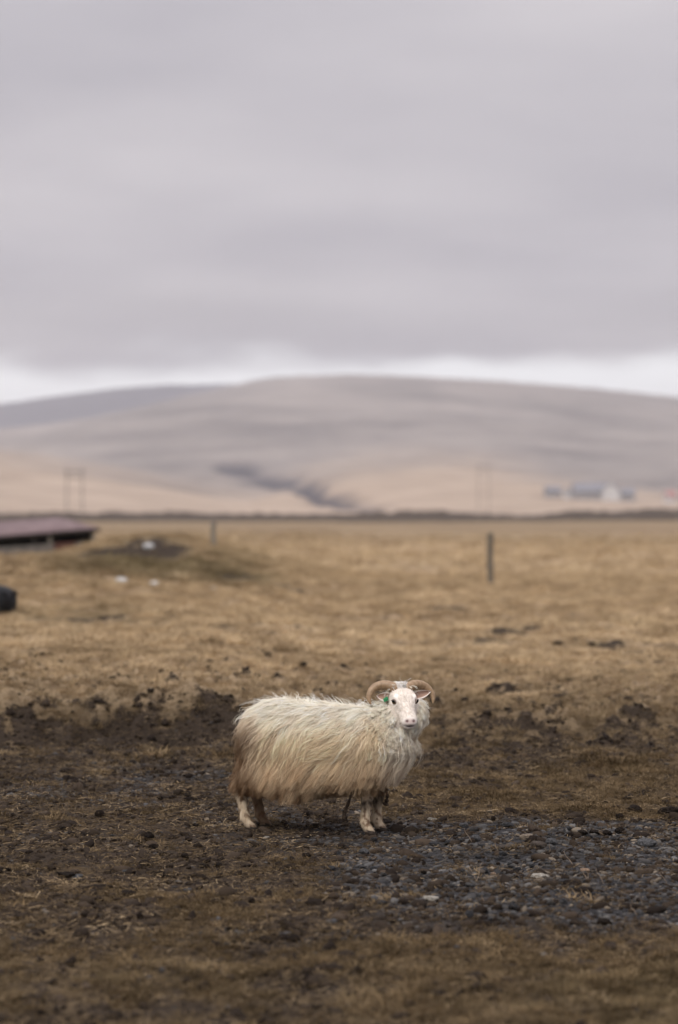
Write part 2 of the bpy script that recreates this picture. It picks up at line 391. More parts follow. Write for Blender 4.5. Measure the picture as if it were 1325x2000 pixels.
me = mesh_np("ground", np.stack([gx, gy, H], -1), Q, attrs={'zone': np.stack([g, gv, tn], -1).reshape(-1, 3), 'olive': ol.ravel()})
ground = tag(link("ground", me, M_GROUND), 'dead grass paddock with damp dark soil', kind='structure')

# hills: one sheet with the low tan slopes, the long grey hill and the ridge behind it
m, t, b = material("hill_grass_and_heath")
z = nd(t, 'ShaderNodeSeparateColor', {0: nd(t, 'ShaderNodeAttribute', attribute_name='zone').outputs['Color']}).outputs
n1_ = noise_n(t, .005, 7, .68); n2_ = noise_n(t, .02, 4, .6)
up = mixc(t, rng_map(t, n1_, .35, .65), (.125, .112, .108), (.25, .22, .20))
lowc = mixc(t, rng_map(t, n2_, .35, .7), (.27, .21, .16), (.40, .315, .245))
c = mixc(t, z[0], up, lowc); c = mixc(t, z[2], c, (.045, .045, .06)); c = mixc(t, z[1], c, (.055, .052, .062)); t.links.new(c, b.inputs['Base Color'])
hx = np.concatenate([np.linspace(-4200, -760, 90), np.arange(-740, 741, 8.0), np.linspace(760, 4200, 90)]); hy = np.concatenate([np.linspace(640, 3000, 150), np.linspace(3030, 9000, 120)])
HX, HY = np.meshgrid(hx, hy); HZ = hills_h(HX, HY)
hu = 662.5 + HX / HY * FOC; hv = 1000 - (HZ - CAM_H) / HY * FOC
wob = 12 * fbm(HX * .004, HY * .002, 4, 33)
low = sstep(38, -62, np.interp(hu, [-400, 0, 200, 400, 540, 620, 700, 850, 930, 1085, 1200, 1500], [840, 872, 914, 952, 950, 920, 898, 886, 888, 942, 955, 955]) - hv + 2.0 * wob)
low = np.where(HY < 1500, 1, low) * sstep(3600, 2600, HY)
gul = np.clip(gauss(hu, hv, 460, 912, 55, 13) + gauss(hu, hv, 540, 932, 55, 14) + .9 * gauss(hu, hv, 605, 950, 40, 12) + .9 * gauss(hu, hv, 655, 968, 40, 13) + .9 * gauss(hu, hv, 720, 986, 50, 13), 0, 1)  # gully of dark rock and heather, its shadow also in the colour
gul = sstep(.25, .7, gul + wob * .02 + .35 * fbm(HX * .03, HY * .012, 3, 36))
gul = np.maximum(gul, .35 * sstep(.3, .8, np.exp(-((hv - (968 + wob)) / 5) ** 2) * sstep(1000, 1060, hu)))
HZ = HZ - 7 * gul - 5 * np.abs(fbm(HX * .006, HY * .0025, 4, 35)) * sstep(900, 1600, HY)
nx, ny = len(hx), len(hy); I = np.arange(nx * ny).reshape(ny, nx)
Q = np.stack([I[:-1, :-1], I[:-1, 1:], I[1:, 1:], I[1:, :-1]], -1).reshape(-1, 4)
me = mesh_np("hills", np.stack([HX, HY, HZ], -1), Q, attrs={'zone': np.stack([low, gul, sstep(5350, 5600, HY)], -1).reshape(-1, 3)})
tag(link("hills", me, m), 'long pale hills with tan lower slopes', kind='structure')

# low dark bank of heath along the far edge of the field
M_HEATH = simple("dark_heath", (.045, .036, .03), (.10, .078, .062), .8, .95, objspace=False)
bx = np.arange(-160, 160.1, .5); prof = np.linspace(-1, 1, 15); BX, BT = np.meshgrid(bx, prof, indexing='ij')
bu = 662.5 + bx / 450 * FOC
top = np.interp(bu, [-200, 0, 150, 400, 600, 850, 930, 1060, 1110, 1200, 1325, 1600], [1.3, 1.4, 1.7, 1.5, 1.3, 2.1, 1.4, 1.2, 2.1, 1.9, 2.3, 1.6]) + .40 * fbm(bx * .10, bx * 0, 4, 41) + .30 * noise(bx * .6, bx * 0 + 3, 42)
by = 450 + np.where(BT < 0, BT * 14, BT * 5) + 3 * fbm(BX * .02, BX * 0, 2, 43); base = height(BX, by) - .3
BZ = base + (top[:, None] - base) * (1 - np.abs(BT) ** 1.7) + .15 * fbm(BX * .8, by * .8, 3, 44)
nb, npf = BX.shape; I = np.arange(nb * npf).reshape(nb, npf)
Q = np.stack([I[:-1, :-1], I[1:, :-1], I[1:, 1:], I[:-1, 1:]], -1).reshape(-1, 4)
tag(link("earth_bank", mesh_np("earth_bank", np.stack([BX, by, BZ], -1), Q), M_HEATH), 'low dark heath bank along the far edge of the field', kind='structure')

# ------------------------------------------------------------------ scattered ground cover (uncountable)
def scatter(name, protos, mat, P, rot, scl, idx, attrs, label, cat):
    pc = bpy.data.collections.new(name + "_pieces")
    for i, me in enumerate(protos):
        me.materials.append(mat); pc.objects.link(bpy.data.objects.new("%s_piece_%02d" % (name, i), me))
    me = mesh_np(name, P)
    a = me.attributes.new('rot', 'FLOAT_VECTOR', 'POINT'); a.data.foreach_set('vector', np.asarray(rot, np.float32).ravel())
    a = me.attributes.new('scl', 'FLOAT_VECTOR', 'POINT'); a.data.foreach_set('vector', np.asarray(scl, np.float32).ravel())
    a = me.attributes.new('idx', 'INT', 'POINT'); a.data.foreach_set('value', np.asarray(idx, np.int32))
    set_attrs(me, attrs)
    o = link(name, me, mat); tag(o, label, cat, kind='stuff')
    ng = bpy.data.node_groups.new(name + "_scatter", 'GeometryNodeTree')
    ng.interface.new_socket('Geometry', in_out='INPUT', socket_type='NodeSocketGeometry')
    ng.interface.new_socket('Geometry', in_out='OUTPUT', socket_type='NodeSocketGeometry')
    N = ng.nodes; L = ng.links
    gi = N.new('NodeGroupInput'); go = N.new('NodeGroupOutput'); ip = N.new('GeometryNodeInstanceOnPoints'); ci = N.new('GeometryNodeCollectionInfo')
    ci.inputs['Collection'].default_value = pc; ci.inputs['Separate Children'].default_value = True; ci.inputs['Reset Children'].default_value = True
    def na(k, ty):
        n = N.new('GeometryNodeInputNamedAttribute'); n.data_type = ty; n.inputs['Name'].default_value = k; return n.outputs[0]
    er = N.new('FunctionNodeEulerToRotation'); L.new(na('rot', 'FLOAT_VECTOR'), er.inputs[0])
    L.new(gi.outputs[0], ip.inputs['Points']); L.new(ci.outputs[0], ip.inputs['Instance']); ip.inputs['Pick Instance'].default_value = True
    L.new(na('idx', 'INT'), ip.inputs['Instance Index']); L.new(er.outputs[0], ip.inputs['Rotation']); L.new(na('scl', 'FLOAT_VECTOR'), ip.inputs['Scale'])
    L.new(ip.outputs[0], go.inputs[0])
    o.modifiers.new("scatter", 'NODES').node_group = ng
    return o
def tuft(n, rad, hgt, lean, wid, seed, seg=3):
    r = np.random.default_rng(seed); V = []; Q = []
    for i in range(n):
        a = r.random() * 6.283; rr = rad * math.sqrt(r.random()); p = np.array([math.cos(a) * rr, math.sin(a) * rr, -.006])
        az = a + r.normal(0, .9); le = r.uniform(*lean); L = hgt * r.uniform(.55, 1.25); wd = wid * r.uniform(.7, 1.3)
        side = np.array([-math.sin(az + r.normal(0, .5)), math.cos(az), 0]); k0 = len(V)
        for s in range(seg + 1):
            f = s / seg
            V.append(p - side * wd * (1 - .8 * f)); V.append(p + side * wd * (1 - .8 * f))
            ang = le * (.45 + .75 * f) + r.normal(0, .12)
            p = p + L / seg * np.array([math.cos(az) * math.sin(ang), math.sin(az) * math.sin(ang), max(math.cos(ang), -.15)]); az += r.normal(0, .25)
        for s in range(seg): k = k0 + 2 * s; Q.append((k, k + 1, k + 3, k + 2))
    return mesh_np("tuft", V, Q)
def wedge(y0, y1, n, pad=.25, side=.16):
    """random points over the stretch of paddock between two distances"""
    y = np.sqrt(rng.random(n) * (y1 ** 2 - y0 ** 2) + y0 ** 2); x = (rng.random(n) * 2 - 1) * (y * side + pad); return x, y
GX, GY, GS, GI = [], [], [], []
for y0, y1, n, s0, s1, pool in ((7.5, 11, 19000, .6, 1.1, (0, 5)), (11, 16, 26000, .5, 1.0, (0, 5)), (16, 25, 38000, .7, 1.35, (0, 6)), (25, 62, 60000, 1.2, 2.2, (3, 8)), (62, 200, 26000, 3.0, 6.0, (3, 8))):
    x, y = wedge(y0, y1, n); gg, gvv, tt, oo = zones(x, y)
    dens = np.clip(gg + .5 * fbm(x * 3.3, y * 2.5, 3, 51), 0, 1)
    keep = rng.random(n) < sstep(200, 70, y) * np.clip((dens - .22) * 1.7, .02 if y1 < 20 else 0, 1)
    x, y = x[keep], y[keep]; GX.append(x); GY.append(y); GS.append(rng.uniform(s0, s1, len(x)) * np.exp(rng.normal(0, .28, len(x))) * (.75 + .5 * np.clip(dens[keep], 0, 1))); GI.append(rng.integers(pool[0], pool[1], len(x)))
GX, GY, GS, GI = map(np.concatenate, (GX, GY, GS, GI))
near_s = gauss(GX, GY, SHEEP[0], SHEEP[1], .55, .25); GS = GS * (1 - .5 * near_s)
gg, gvv, tt, oo = zones(GX, GY); n = len(GX)
GS = GS * (1 + .8 * oo * (GY > 40))
tuftsP = [tuft(26, .045, .040, (.7, 1.5), .0016, 1), tuft(22, .055, .032, (1.0, 1.6), .0018, 2), tuft(30, .04, .045, (.4, 1.3), .0015, 3),
          tuft(28, .05, .050, (.5, 1.4), .0017, 4), tuft(24, .06, .035, (.9, 1.6), .0018, 5), tuft(34, .045, .06, (.3, 1.2), .0018, 6),
          tuft(30, .05, .055, (.5, 1.3), .0022, 7), tuft(30, .06, .045, (.7, 1.5), .0022, 8)]
scatter("dry_grass", tuftsP, M_GRASS, np.stack([GX, GY, height(GX, GY)], -1), np.stack([rng.normal(0, .12, n), rng.normal(0, .12, n), rng.random(n) * 6.283], -1),
        np.stack([GS, GS, GS ** .55 * rng.uniform(.55, 1.1, n) * np.interp(GY, [8, 14, 20, 30, 60], [.55, .6, .8, .75, .8]) * (1 + 1.3 * oo * (GY > 40))], -1), GI, {'tone': np.clip(tt + rng.normal(0, .08, n), 0, 1), 'olive': oo}, 'short dead straw coloured grass covering the paddock', 'grass')

def straw(n, seed):
    r = np.random.default_rng(seed); V = []; Q = []
    for i in range(n):
        p = np.array([r.normal(0, .05), r.normal(0, .05), r.uniform(.001, .010)]); a = r.random() * 6.283; L = r.uniform(.02, .075); wd = r.uniform(.0007, .0015); k0 = len(V); tl = r.normal(0, .12)
        for q in range(4):
            d = np.array([math.cos(a), math.sin(a), tl]); sd = np.array([-math.sin(a), math.cos(a), r.normal(0, .4)]) * wd; V += [p - sd, p + sd]; p = p + d * L / 3; a += r.normal(0, .18); tl -= .03
        Q += [(k0 + 2 * q, k0 + 2 * q + 1, k0 + 2 * q + 3, k0 + 2 * q + 2) for q in range(3)]
    return mesh_np("straw", V, Q)
M_STRAW = instanced_material("straw_litter", [(.045, .031, .017), (.115, .079, .042), (.08, .056, .030), (.19, .135, .076), (.34, .255, .155)], pos_scale=1.2)
x, y = wedge(7.6, 25, 46000); gg, gvv, tt, oo = zones(x, y); n = len(x)
keep = rng.random(n) < np.clip(.75 - .62 * gvv + .4 * fbm(x * 1.4, y * 1.1, 3, 52), .08, 1) * np.where(y > 20, .6, 1); x, y = x[keep], y[keep]; n = len(x); s_ = rng.uniform(.6, 1.15, n)
scatter("straw_litter", [straw(9, 60 + i) for i in range(6)], M_STRAW, np.stack([x, y, height(x, y) + .002], -1), np.stack([rng.normal(0, .1, n), rng.normal(0, .1, n), rng.random(n) * 6.283], -1),
        np.stack([s_, s_, s_], -1), rng.integers(0, 6, n), None, 'loose bits of trodden straw littering the damp soil', 'straw')

def pebble(seed, sub=2, flat=.55, rough=.22):
    r = np.random.default_rng(seed); V, T = ico(sub); o = r.random(3) * 50
    d = 1 + rough * (noise(V[:, 0] * 1.3 + o[0], V[:, 1] * 1.3 + V[:, 2] * .9 + o[1]) + .5 * noise(V[:, 1] * 2.6 + o[1], V[:, 2] * 2.6 + o[2]))
    for k in range(5):                                    # knock a few facets off
        nrm = r.normal(size=3); nrm /= np.linalg.norm(nrm); c = r.uniform(.62, .9); e = np.maximum(V @ nrm * d - c, 0); V = V - np.outer(e / np.maximum(d, .2), nrm) * .85
    V = V * d[:, None] * np.array([1, r.uniform(.6, .95), flat * r.uniform(.75, 1.2)])
    return V, T
def peb_mesh(seed, **k):
    V, T = pebble(seed, **k); return mesh_np("stone", V, None, T)
x, y = wedge(7.8, 19.5, 90000); gg, gvv, tt, oo = zones(x, y)
keep = rng.random(len(x)) < np.clip(gvv * .8 + .05 * (1 - gg), .01, 1); x, y = x[keep], y[keep]; gk = gvv[keep]
n = len(x); s = np.exp(rng.normal(math.log(.0074), .6, n)); s = np.clip(s, .003, .028) * (.75 + .35 * gk)
scatter("gravel", [peb_mesh(100 + i, sub=1 if i < 4 else 2) for i in range(10)], M_PEB, np.stack([x, y, height(x, y) - s * .05], -1), np.stack([rng.normal(0, .25, n), rng.normal(0, .25, n), rng.random(n) * 6.283], -1),
        np.stack([s * rng.uniform(.8, 1.5, n), s, s], -1), rng.integers(0, 10, n), None, 'loose dark grey gravel strewn over the damp soil', 'gravel')
x, y = wedge(7.8, 26, 80000); gg, gvv, tt, oo = zones(x, y)
keep = rng.random(len(x)) < np.clip(1.0 - gg * 1.1, .04, 1) * .75; x, y = x[keep], y[keep]; n = len(x); s = np.clip(np.exp(rng.normal(math.log(.011), .55, n)), .004, .045)
scatter("soil_crumbs", [peb_mesh(200 + i, sub=2, flat=.7, rough=.45) for i in range(6)], M_CRUMB, np.stack([x, y, height(x, y)], -1), np.stack([rng.normal(0, .4, n), rng.normal(0, .4, n), rng.random(n) * 6.283], -1),
        np.stack([s * 1.2, s, s], -1), rng.integers(0, 6, n), None, 'dark crumbs of trodden soil between the grass', 'soil')

# ------------------------------------------------------------------ stones, clods and twigs one can count
stone_me = [peb_mesh(300 + i, sub=3, flat=f) for i, f in enumerate((.6, .5, .7, .35, .55, .8, .45, .65))]
clod_me = [peb_mesh(330 + i, sub=3, flat=.75, rough=.5) for i in range(6)]
def stone_mat(name, c1, c2, rough=.75):
    m = simple(name, c1, c2, 3.0, rough, .08, 6); m.node_tree.nodes['Principled BSDF'].inputs['Specular IOR Level'].default_value = .25 if rough < .9 else .04; return m
MS = {'dark': stone_mat("dark_grey_stone", (.03, .03, .032), (.06, .06, .063)), 'blue': stone_mat("blue_grey_stone", (.075, .075, .077), (.14, .139, .141)),
      'tan': stone_mat("tan_stone", (.20, .155, .11), (.33, .265, .195)), 'pale': stone_mat("pale_stone", (.38, .345, .285), (.55, .51, .44)),
      'brown': stone_mat("brown_stone", (.06, .045, .035), (.11, .085, .064)), 'orange': stone_mat("orange_stone", (.38, .24, .15), (.5, .36, .25)),
      'soil': stone_mat("damp_soil_clod", (.018, .014, .012), (.045, .035, .028), .95)}
def add_stone(p, w_, h_, mk, label, group=None, name="stone", cat="stone", meshes=stone_me, k=None, rz=None, depth=.8):
    i = random.randrange(len(meshes)) if k is None else k
    me = meshes[i]
    o = bpy.data.objects.new(name, me); COL.objects.link(o)
    if not me.materials: me.materials.append(None)
    o.material_slots[0].link = 'OBJECT'; o.material_slots[0].material = MS[mk]
    ext = np.ptp(np.array([v.co[:] for v in me.vertices]), axis=0) / 2
    o.scale = (w_ / 2 / ext[0], w_ * depth / 2 / ext[1], h_ / 2 / ext[2])
    o.rotation_euler = (random.gauss(0, .1), random.gauss(0, .1), random.uniform(-.5, .5) if rz is None else rz)
    o.location = (p.x, p.y, p.z + h_ * (.30 if p.y < 18 else .42)); tag(o, label, cat, group); return o
taken = []
for px, py, wp, hp, mk, lab, k in (
    (842, 1754, 36, 11, 'pale', 'flat pale stone alone on the muddy turf below the gravel patch', 3),
    (1056, 1711, 37, 10, 'pale', 'long flat pale stone in the middle of the gravel patch', 3),
    (1143, 1700, 22, 9, 'orange', 'small flat cream stone with orange tint in the gravel', 4),
    (1092, 1701, 18, 9, 'tan', 'small tan stone beside the long flat pale stone', 0),
    (847, 1601, 25, 8, 'pale', 'flat pale stone at the upper edge of gravel, beside the sheep', 3),
    (1077, 1645, 26, 18, 'blue', 'large round blue grey stone at the back of the gravel', 5),
    (1030, 1635, 32, 16, 'tan', 'broad tan stone at the back of the gravel patch', 2),
    (988, 1657, 28, 13, 'brown', 'brownish rounded stone left of the large round stone', 0),
    (1052, 1650, 34, 18, 'brown', 'dark brown stone wedged against the large round blue grey stone', 2),
    (808, 1645, 21, 8, 'tan', 'small flat tan stone at the near side of the sheep', 3),
    (929, 1638, 22, 18, 'blue', 'angular upright blue grey stone near the back of the gravel', 5),
    (1262, 1647, 40, 19, 'blue', 'long slanting grey stone at the turf edge of the gravel', 1),
    (954, 1716, 24, 8, 'tan', 'flat buff stone next to the forked twig', 3),
    (964, 1708, 12, 9, 'orange', 'tiny orange stone next to the forked twig', 5),
    (980, 1713, 20, 10, 'brown', 'rounded brown stone just right of the tiny orange stone', 2),
    (876, 1646, 17, 13, 'dark', 'round dark grey stone behind the small tan pebbles', 5),
    (893, 1667, 16, 9, 'tan', 'rounded tan pebble in the left part of gravel', 2),
    (848, 1648, 22, 9, 'dark', 'flat dark stone lying left of the round dark grey stone', 1),
    (1249, 1783, 18, 13, 'blue', 'round grey stone at the foot of a leaning twig', 5),
    (1190, 1783, 14, 9, 'brown', 'small brown stone above the big dark clod', 0),
    (648, 1800, 26, 9, 'blue', 'flat grey stone sunk in the brown turf', 1),
    (555, 1824, 30, 12, 'blue', 'broad flat blue grey stone sunk in muddy turf', 1),
    (150, 1714, 26, 10, 'blue', 'flat grey stone amid dark clods in turf', 1),
    (367, 1739, 18, 7, 'blue', 'thin flat grey stone on trampled turf', 3),
    (520, 1637, 14, 8, 'pale', 'small cream stone in mud just below the hind hooves', 4)):
    p = G(px, py + hp * .3); sc_ = p.y / FOC; taken.append((px, py, wp)); add_stone(p, wp * sc_, hp * sc_ * .9, mk, lab, k=k)
for px, py, wp, hp, lab in (
    (291, 1634, 22, 22, 'upright dark clod of mud standing on the trampled soil'), (300, 1655, 18, 16, 'dark mud clod just below the upright clod'),
    (1180, 1801, 32, 18, 'big dark clod on the turf below the gravel'), (1240, 1581, 34, 20, 'large dark clod on the brown turf right of the sheep'),
    (1306, 1584, 44, 22, 'largest dark clod, heaped on the brown turf'), (1211, 1595, 18, 14, 'small dark clod below the large dark clod'),
    (1226, 1560, 18, 12, 'small dark clod behind the large dark clod'), (1138, 1627, 22, 13, 'first dark clod of the row edging the gravel'),
    (1160, 1626, 22, 12, 'second dark clod of the row edging the gravel'), (1184, 1628, 26, 14, 'third dark clod of the row edging the gravel'),
    (1210, 1622, 22, 14, 'last dark clod of the row edging the gravel'), (250, 1745, 36, 11, 'flat dark clod on turf between grey stones'),
    (130, 1708, 44, 10, 'long flat clod of mud pressed into the turf'), (400, 1692, 24, 10, 'small flat mud clod beside a rounded one'), (428, 1690, 22, 11, 'rounded mud clod beside a small flat one'),
    (319, 1668, 18, 10, 'rounded brown clod on the straw littered mud'), (492, 1760, 14, 12, 'small round clod on pale trampled grass'), (124, 1618, 18, 10, 'dark clod on the muddy ground behind upright clod'), (384, 1614, 17, 12, 'round dark clod to the rear of the sheep'), (258, 1598, 13, 8, 'small dark clod on the grey mud behind the sheep')):
    p = G(px, py + hp * .35); sc_ = p.y / FOC; taken.append((px, py, wp)); add_stone(p, wp * sc_, hp * sc_, 'soil', lab, name="mud_clod", cat="clod", meshes=clod_me)
def free(px, py, w_): return all(abs(px - a) > (w_ + c) * .5 or abs(py - b) > 9 for a, b, c in taken) and not (450 < px < 800 and 1560 < py < 1640)
def clod_label(wp, px, py):
    size = 'tiny' if wp < 8.5 else 'small' if wp < 12 else 'medium sized' if wp < 16 else 'large'
    where = ('on pale dry grass in front of the mound' if px < 560 else 'on the open pale grass before the lone fence post') if py < 1300 else 'on the hoof pocked belt behind the sheep' if py < 1480 else 'on dark mud level with the sheep' if py < 1640 else 'in the gravel patch' if (px > 640 and py < 1800) else 'on trampled turf between sheep and grassy foreground' if py < 1820 else 'in the shaggy brown grass of the foreground'
    return '%s dark mud clod lying %s' % (size, where)
def stone_label(wp, hp, mk):
    size = 'tiny' if wp < 10.5 else 'small' if wp < 15 else 'medium sized'; shape = 'flat' if hp / wp < .48 else 'round' if hp / wp > .6 else 'rounded oblong'
    return '%s %s %s stone bedded in the gravel patch' % (size, shape, {'dark': 'dark grey', 'blue': 'blue grey', 'brown': 'brownish', 'tan': 'tan'}[mk])
cnt = 0
while cnt < 190:
    px, py = random.uniform(640, 1335), random.uniform(1605, 1800)
    x0 = (px - 662.5) / FOC * CAM_H * FOC / (py - 1000); y0 = CAM_H * FOC / (py - 1000)
    if zones(np.array([x0]), np.array([y0]))[1][0] < random.uniform(.2, .75): continue
    wp = min(24, 8 + random.expovariate(1 / 5)); hp = wp * random.uniform(.4, .7)
    if not free(px, py, wp): continue
    mk = random.choices(('dark', 'blue', 'brown', 'tan'), (48, 36, 12, 4))[0]
    p = G(px, py); taken.append((px, py, wp)); add_stone(p, wp * p.y / FOC, hp * p.y / FOC, mk, stone_label(wp, hp, mk), 'stones in the gravel patch', rz=random.uniform(-3, 3), k=(3 if hp / wp < .48 else 5 if hp / wp > .6 else 0)); cnt += 1
cnt = 0
while cnt < 45:
    px, py = random.uniform(-5, 1330), random.uniform(1480, 1900); wp = min(20, 8 + random.expovariate(1 / 4))
    if not free(px, py, wp) or (px > 640 and 1600 < py < 1800): continue
    p = G(px, py); taken.append((px, py, wp)); add_stone(p, wp * p.y / FOC, wp * .4 * p.y / FOC, random.choice(('dark', 'blue', 'blue')), '%s grey stone half sunk %s' % ('tiny' if wp < 10 else 'small' if wp < 14 else 'medium sized', 'in mud level with the sheep' if py < 1640 else 'in muddy turf this side of the sheep' if py < 1800 else 'in the shaggy brown foreground grass'), 'stones sunk in the muddy turf'); cnt += 1
cnt = 0
while cnt < 105:                                   # clods and droppings kicked over the straw coloured grass further out
    px, py = random.uniform(-5, 1330), random.uniform(1205, 1400); wp = min(20, 6 + random.expovariate(1 / 4.5))
    if not free(px, py, wp) or (455 < px < 860 and py > 1310): continue
    p = G(px, py); taken.append((px, py, wp)); add_stone(p, wp * p.y / FOC, wp * random.uniform(.3, .6) * p.y / FOC, 'soil', clod_label(wp, px, py), 'clods on the dry grass', name="mud_clod", cat="clod", meshes=clod_me); cnt += 1
cnt = 0
while cnt < 50:
    px, py = random.uniform(-5, 1330), random.uniform(1480, 1960); wp = min(24, 8 + random.expovariate(1 / 5))
    if not free(px, py, wp): continue
    p = G(px, py); taken.append((px, py, wp)); add_stone(p, wp * p.y / FOC, wp * random.uniform(.4, .7) * p.y / FOC, 'soil', clod_label(wp, px, py), 'clods on the foreground turf', name="mud_clod", cat="clod", meshes=clod_me); cnt += 1
M_TWIG = simple("dry_twig", (.17, .125, .09), (.31, .245, .185), 30)
for px, py, L, lx, fork, lab in ((922, 1648, 34, -.5, 0, 'bent dry twig beside the angular blue grey stone'), (930, 1722, 38, .35, 1, 'pale forked twig standing in the gravel'), (972, 1668, 22, -.2, 0, 'short upright twig behind the forked twig'),
    (1073, 1666, 20, .05, 0, 'short straight twig below the large round stone'), (1120, 1694, 36, -.6, 0, 'leaning twig between the flat cream stone and gravel back edge'), (1146, 1722, 24, -.3, 1, 'twig pair just below the flat cream stone'),
    (1178, 1728, 34, -.45, 0, 'slanting twig to the right of the twig pair'), (1303, 1728, 38, -.6, 0, 'long slanting twig at the right end of gravel'), (1254, 1772, 30, -.15, 0, 'upright twig over the round grey stone'),
    (1243, 1790, 24, -.5, 0, 'leaning twig whose foot meets the round grey stone'), (946, 1768, 20, -.2, 0, 'single twig in the turf below the gravel'), (742, 1748, 22, .2, 1, 'small forked twig on the muddy turf'), (520, 1797, 18, .1, 0, 'thin pale stalk standing in brown turf'), (1000, 1492, 60, -2.0, 0, 'long pale stalk lying on the dark mud behind the sheep')):
    p = G(px, py); s = p.y / FOC; V = []; Q = []; T = []; off = 0
    for f in range(fork + 1):
        sg = -1 if f else 1
        d = np.array([lx * sg - .15 * f, random.uniform(-.3, .3), 1.0]); d /= np.linalg.norm(d); LL = L * s * (1 - .25 * f)
        pts = spline([np.zeros(3) - d * .02, d * LL * .35 + np.array([.004, 0, 0]), d * LL * .7 - np.array([.004 * sg, 0, 0]), d * LL], 8)
        v, q, tt_ = tube(pts, np.linspace(.0022, .0010, 8), 5); V.append(v); Q.append(q + off); T.append(tt_ + off); off += len(v)
    o = link("twig", mesh_np("twig", np.vstack(V), np.vstack(Q), np.vstack(T)), M_TWIG, loc=p); tag(o, lab, 'twig')

# ------------------------------------------------------------------ fence posts, poles, tyre, scraps
M_WOOD = simple("weathered_post_wood", (.11, .095, .072), (.2, .175, .14), 6, .9, .01, 5, (8, 8, 1))
M_PALEWOOD = simple("pale_post_wood", (.19, .165, .13), (.28, .25, .2), 6, .9, .01, 5, (8, 8, 1))
M_POLE = simple("tarred_pole_wood", (.14, .13, .125), (.2, .19, .18), 2, .9)
M_STEEL = simple("galvanised_steel", (.22, .22, .23), (.32, .32, .33), 30, .5)
def fence_post(px, py, hpx, wid, mat, lab):
    p = G(px, py); hh = hpx * p.y / FOC; root = empty("fence_post", (p.x, p.y, p.z)); tag(root, lab, 'fence post', 'old fence posts in the field')
    pts = [(0, 0, -.3), (.005, 0, .1), (-.006, 0, hh * .5), (.004, .0, hh * .93), (.004, 0, hh)]
    pts = spline(pts, 16); r = np.full(16, wid / 2) * (1 + .06 * np.sin(np.arange(16) * 2.1)); r[-1] *= .8
    v, q, t_ = tube(pts, r, 10); link("post", mesh_np("post", v, q, t_), mat, root)
    for z_ in (.35, .62, .88):
        a = np.linspace(0, 2 * np.pi, 14, endpoint=False); rr = wid / 2 + .005
        pp = np.stack([rr * np.cos(a), rr * np.sin(a), np.full(14, hh * z_) + .01 * np.sin(a)], -1); pp = np.vstack([pp, pp[:1]])
        v, q, t_ = tube(pp, np.full(15, .004), 5); link("wire_tie", mesh_np("wire_tie", v, q, t_), M_STEEL, root)
fence_post(958, 1141, 100, .14, M_WOOD, 'dark weathered fence post standing alone in the dry field')
fence_post(417, 1068, 48, .13, M_PALEWOOD, 'short pale fence post behind the grassy mound')
def utility_pole(px, py, hpx, gap, lab):
    p = G(px, py); s = p.y / FOC; hh = hpx * s; root = empty("utility_pole", p); tag(root, lab, 'utility pole', 'twin utility poles beyond the field')
    for sx in (-1, 1):
        v, q, t_ = tube(spline([(sx * gap * .5, 0, -1), (sx * gap * .49, 0, hh * .5), (sx * gap * .48, 0, hh)], 8), np.linspace(.15, .11, 8), 10); link("pole", mesh_np("pole", v, q, t_), M_POLE, root)
    bm = bmesh.new(); box(bm, (0, .24, hh * .93), (gap * 1.35, .16, .22), bev=.02); link("crossarm", from_bm("crossarm", bm), M_POLE, root)
    bm = bmesh.new(); box(bm, (0, -.24, hh * .80), (gap * 1.02, .14, .18), bev=.02); link("brace", from_bm("brace", bm), M_POLE, root)
    for ix in (-.6, -.2, .2, .6):
        zz = hh * .93 + .11; pr = [(.0, .045), (.10, .045), (.11, .09), (.17, .09), (.18, .05), (.24, .08), (.30, .04)]
        v, q, t_ = tube([(ix * gap, .24, zz + a) for a, r_ in pr], [r_ for a, r_ in pr], 8); link("insulator", mesh_np("insulator", v, q, t_), M_STEEL, root)
utility_pole(146, 1010, 96, 3.4, 'twin pole power line support rising behind the red roofed shelter')
utility_pole(945, 1008, 104, 4.0, 'twin pole power line support beyond the dark fence post')

# tractor tyre lying flat at the left edge of the paddock
M_RUB = simple("black_rubber", (.012, .012, .013), (.028, .028, .03), 9, .55, .004)
p = G(-62, 1203); root = empty("tyre", p); tag(root, 'black tractor tyre lying flat on the grass by the mound', 'tyre')
prof_ = [(.47 + .215 * math.cos(a), .215 + .215 * math.sin(a) * .98) for a in np.linspace(0, 2 * np.pi, 16, endpoint=False)]
V = []; ns = 48
for j in range(ns):
    a = 2 * math.pi * j / ns; V += [(r_ * math.cos(a), r_ * math.sin(a), z_) for r_, z_ in prof_]
k = len(prof_); Q = [(j * k + i, ((j + 1) % ns) * k + i, ((j + 1) % ns) * k + (i + 1) % k, j * k + (i + 1) % k) for j in range(ns) for i in range(k)]
link("carcass", mesh_np("carcass", V, Q), M_RUB, root)
lug_bm = bmesh.new(); box(lug_bm, (0, 0, 0), (.03, .045, .17), bev=.008); lug = from_bm("tread_lug", lug_bm); lug.materials.append(M_RUB)
for j in range(36):
    a = 2 * math.pi * j / 36; up_ = j % 2
    o = link("tread_lug", lug, None, root); o.location = (.668 * math.cos(a), .668 * math.sin(a), .15 + .13 * up_); o.rotation_euler = (R(25 if up_ else -25), 0, a); o.rotation_mode = 'ZYX' if False else 'XYZ'

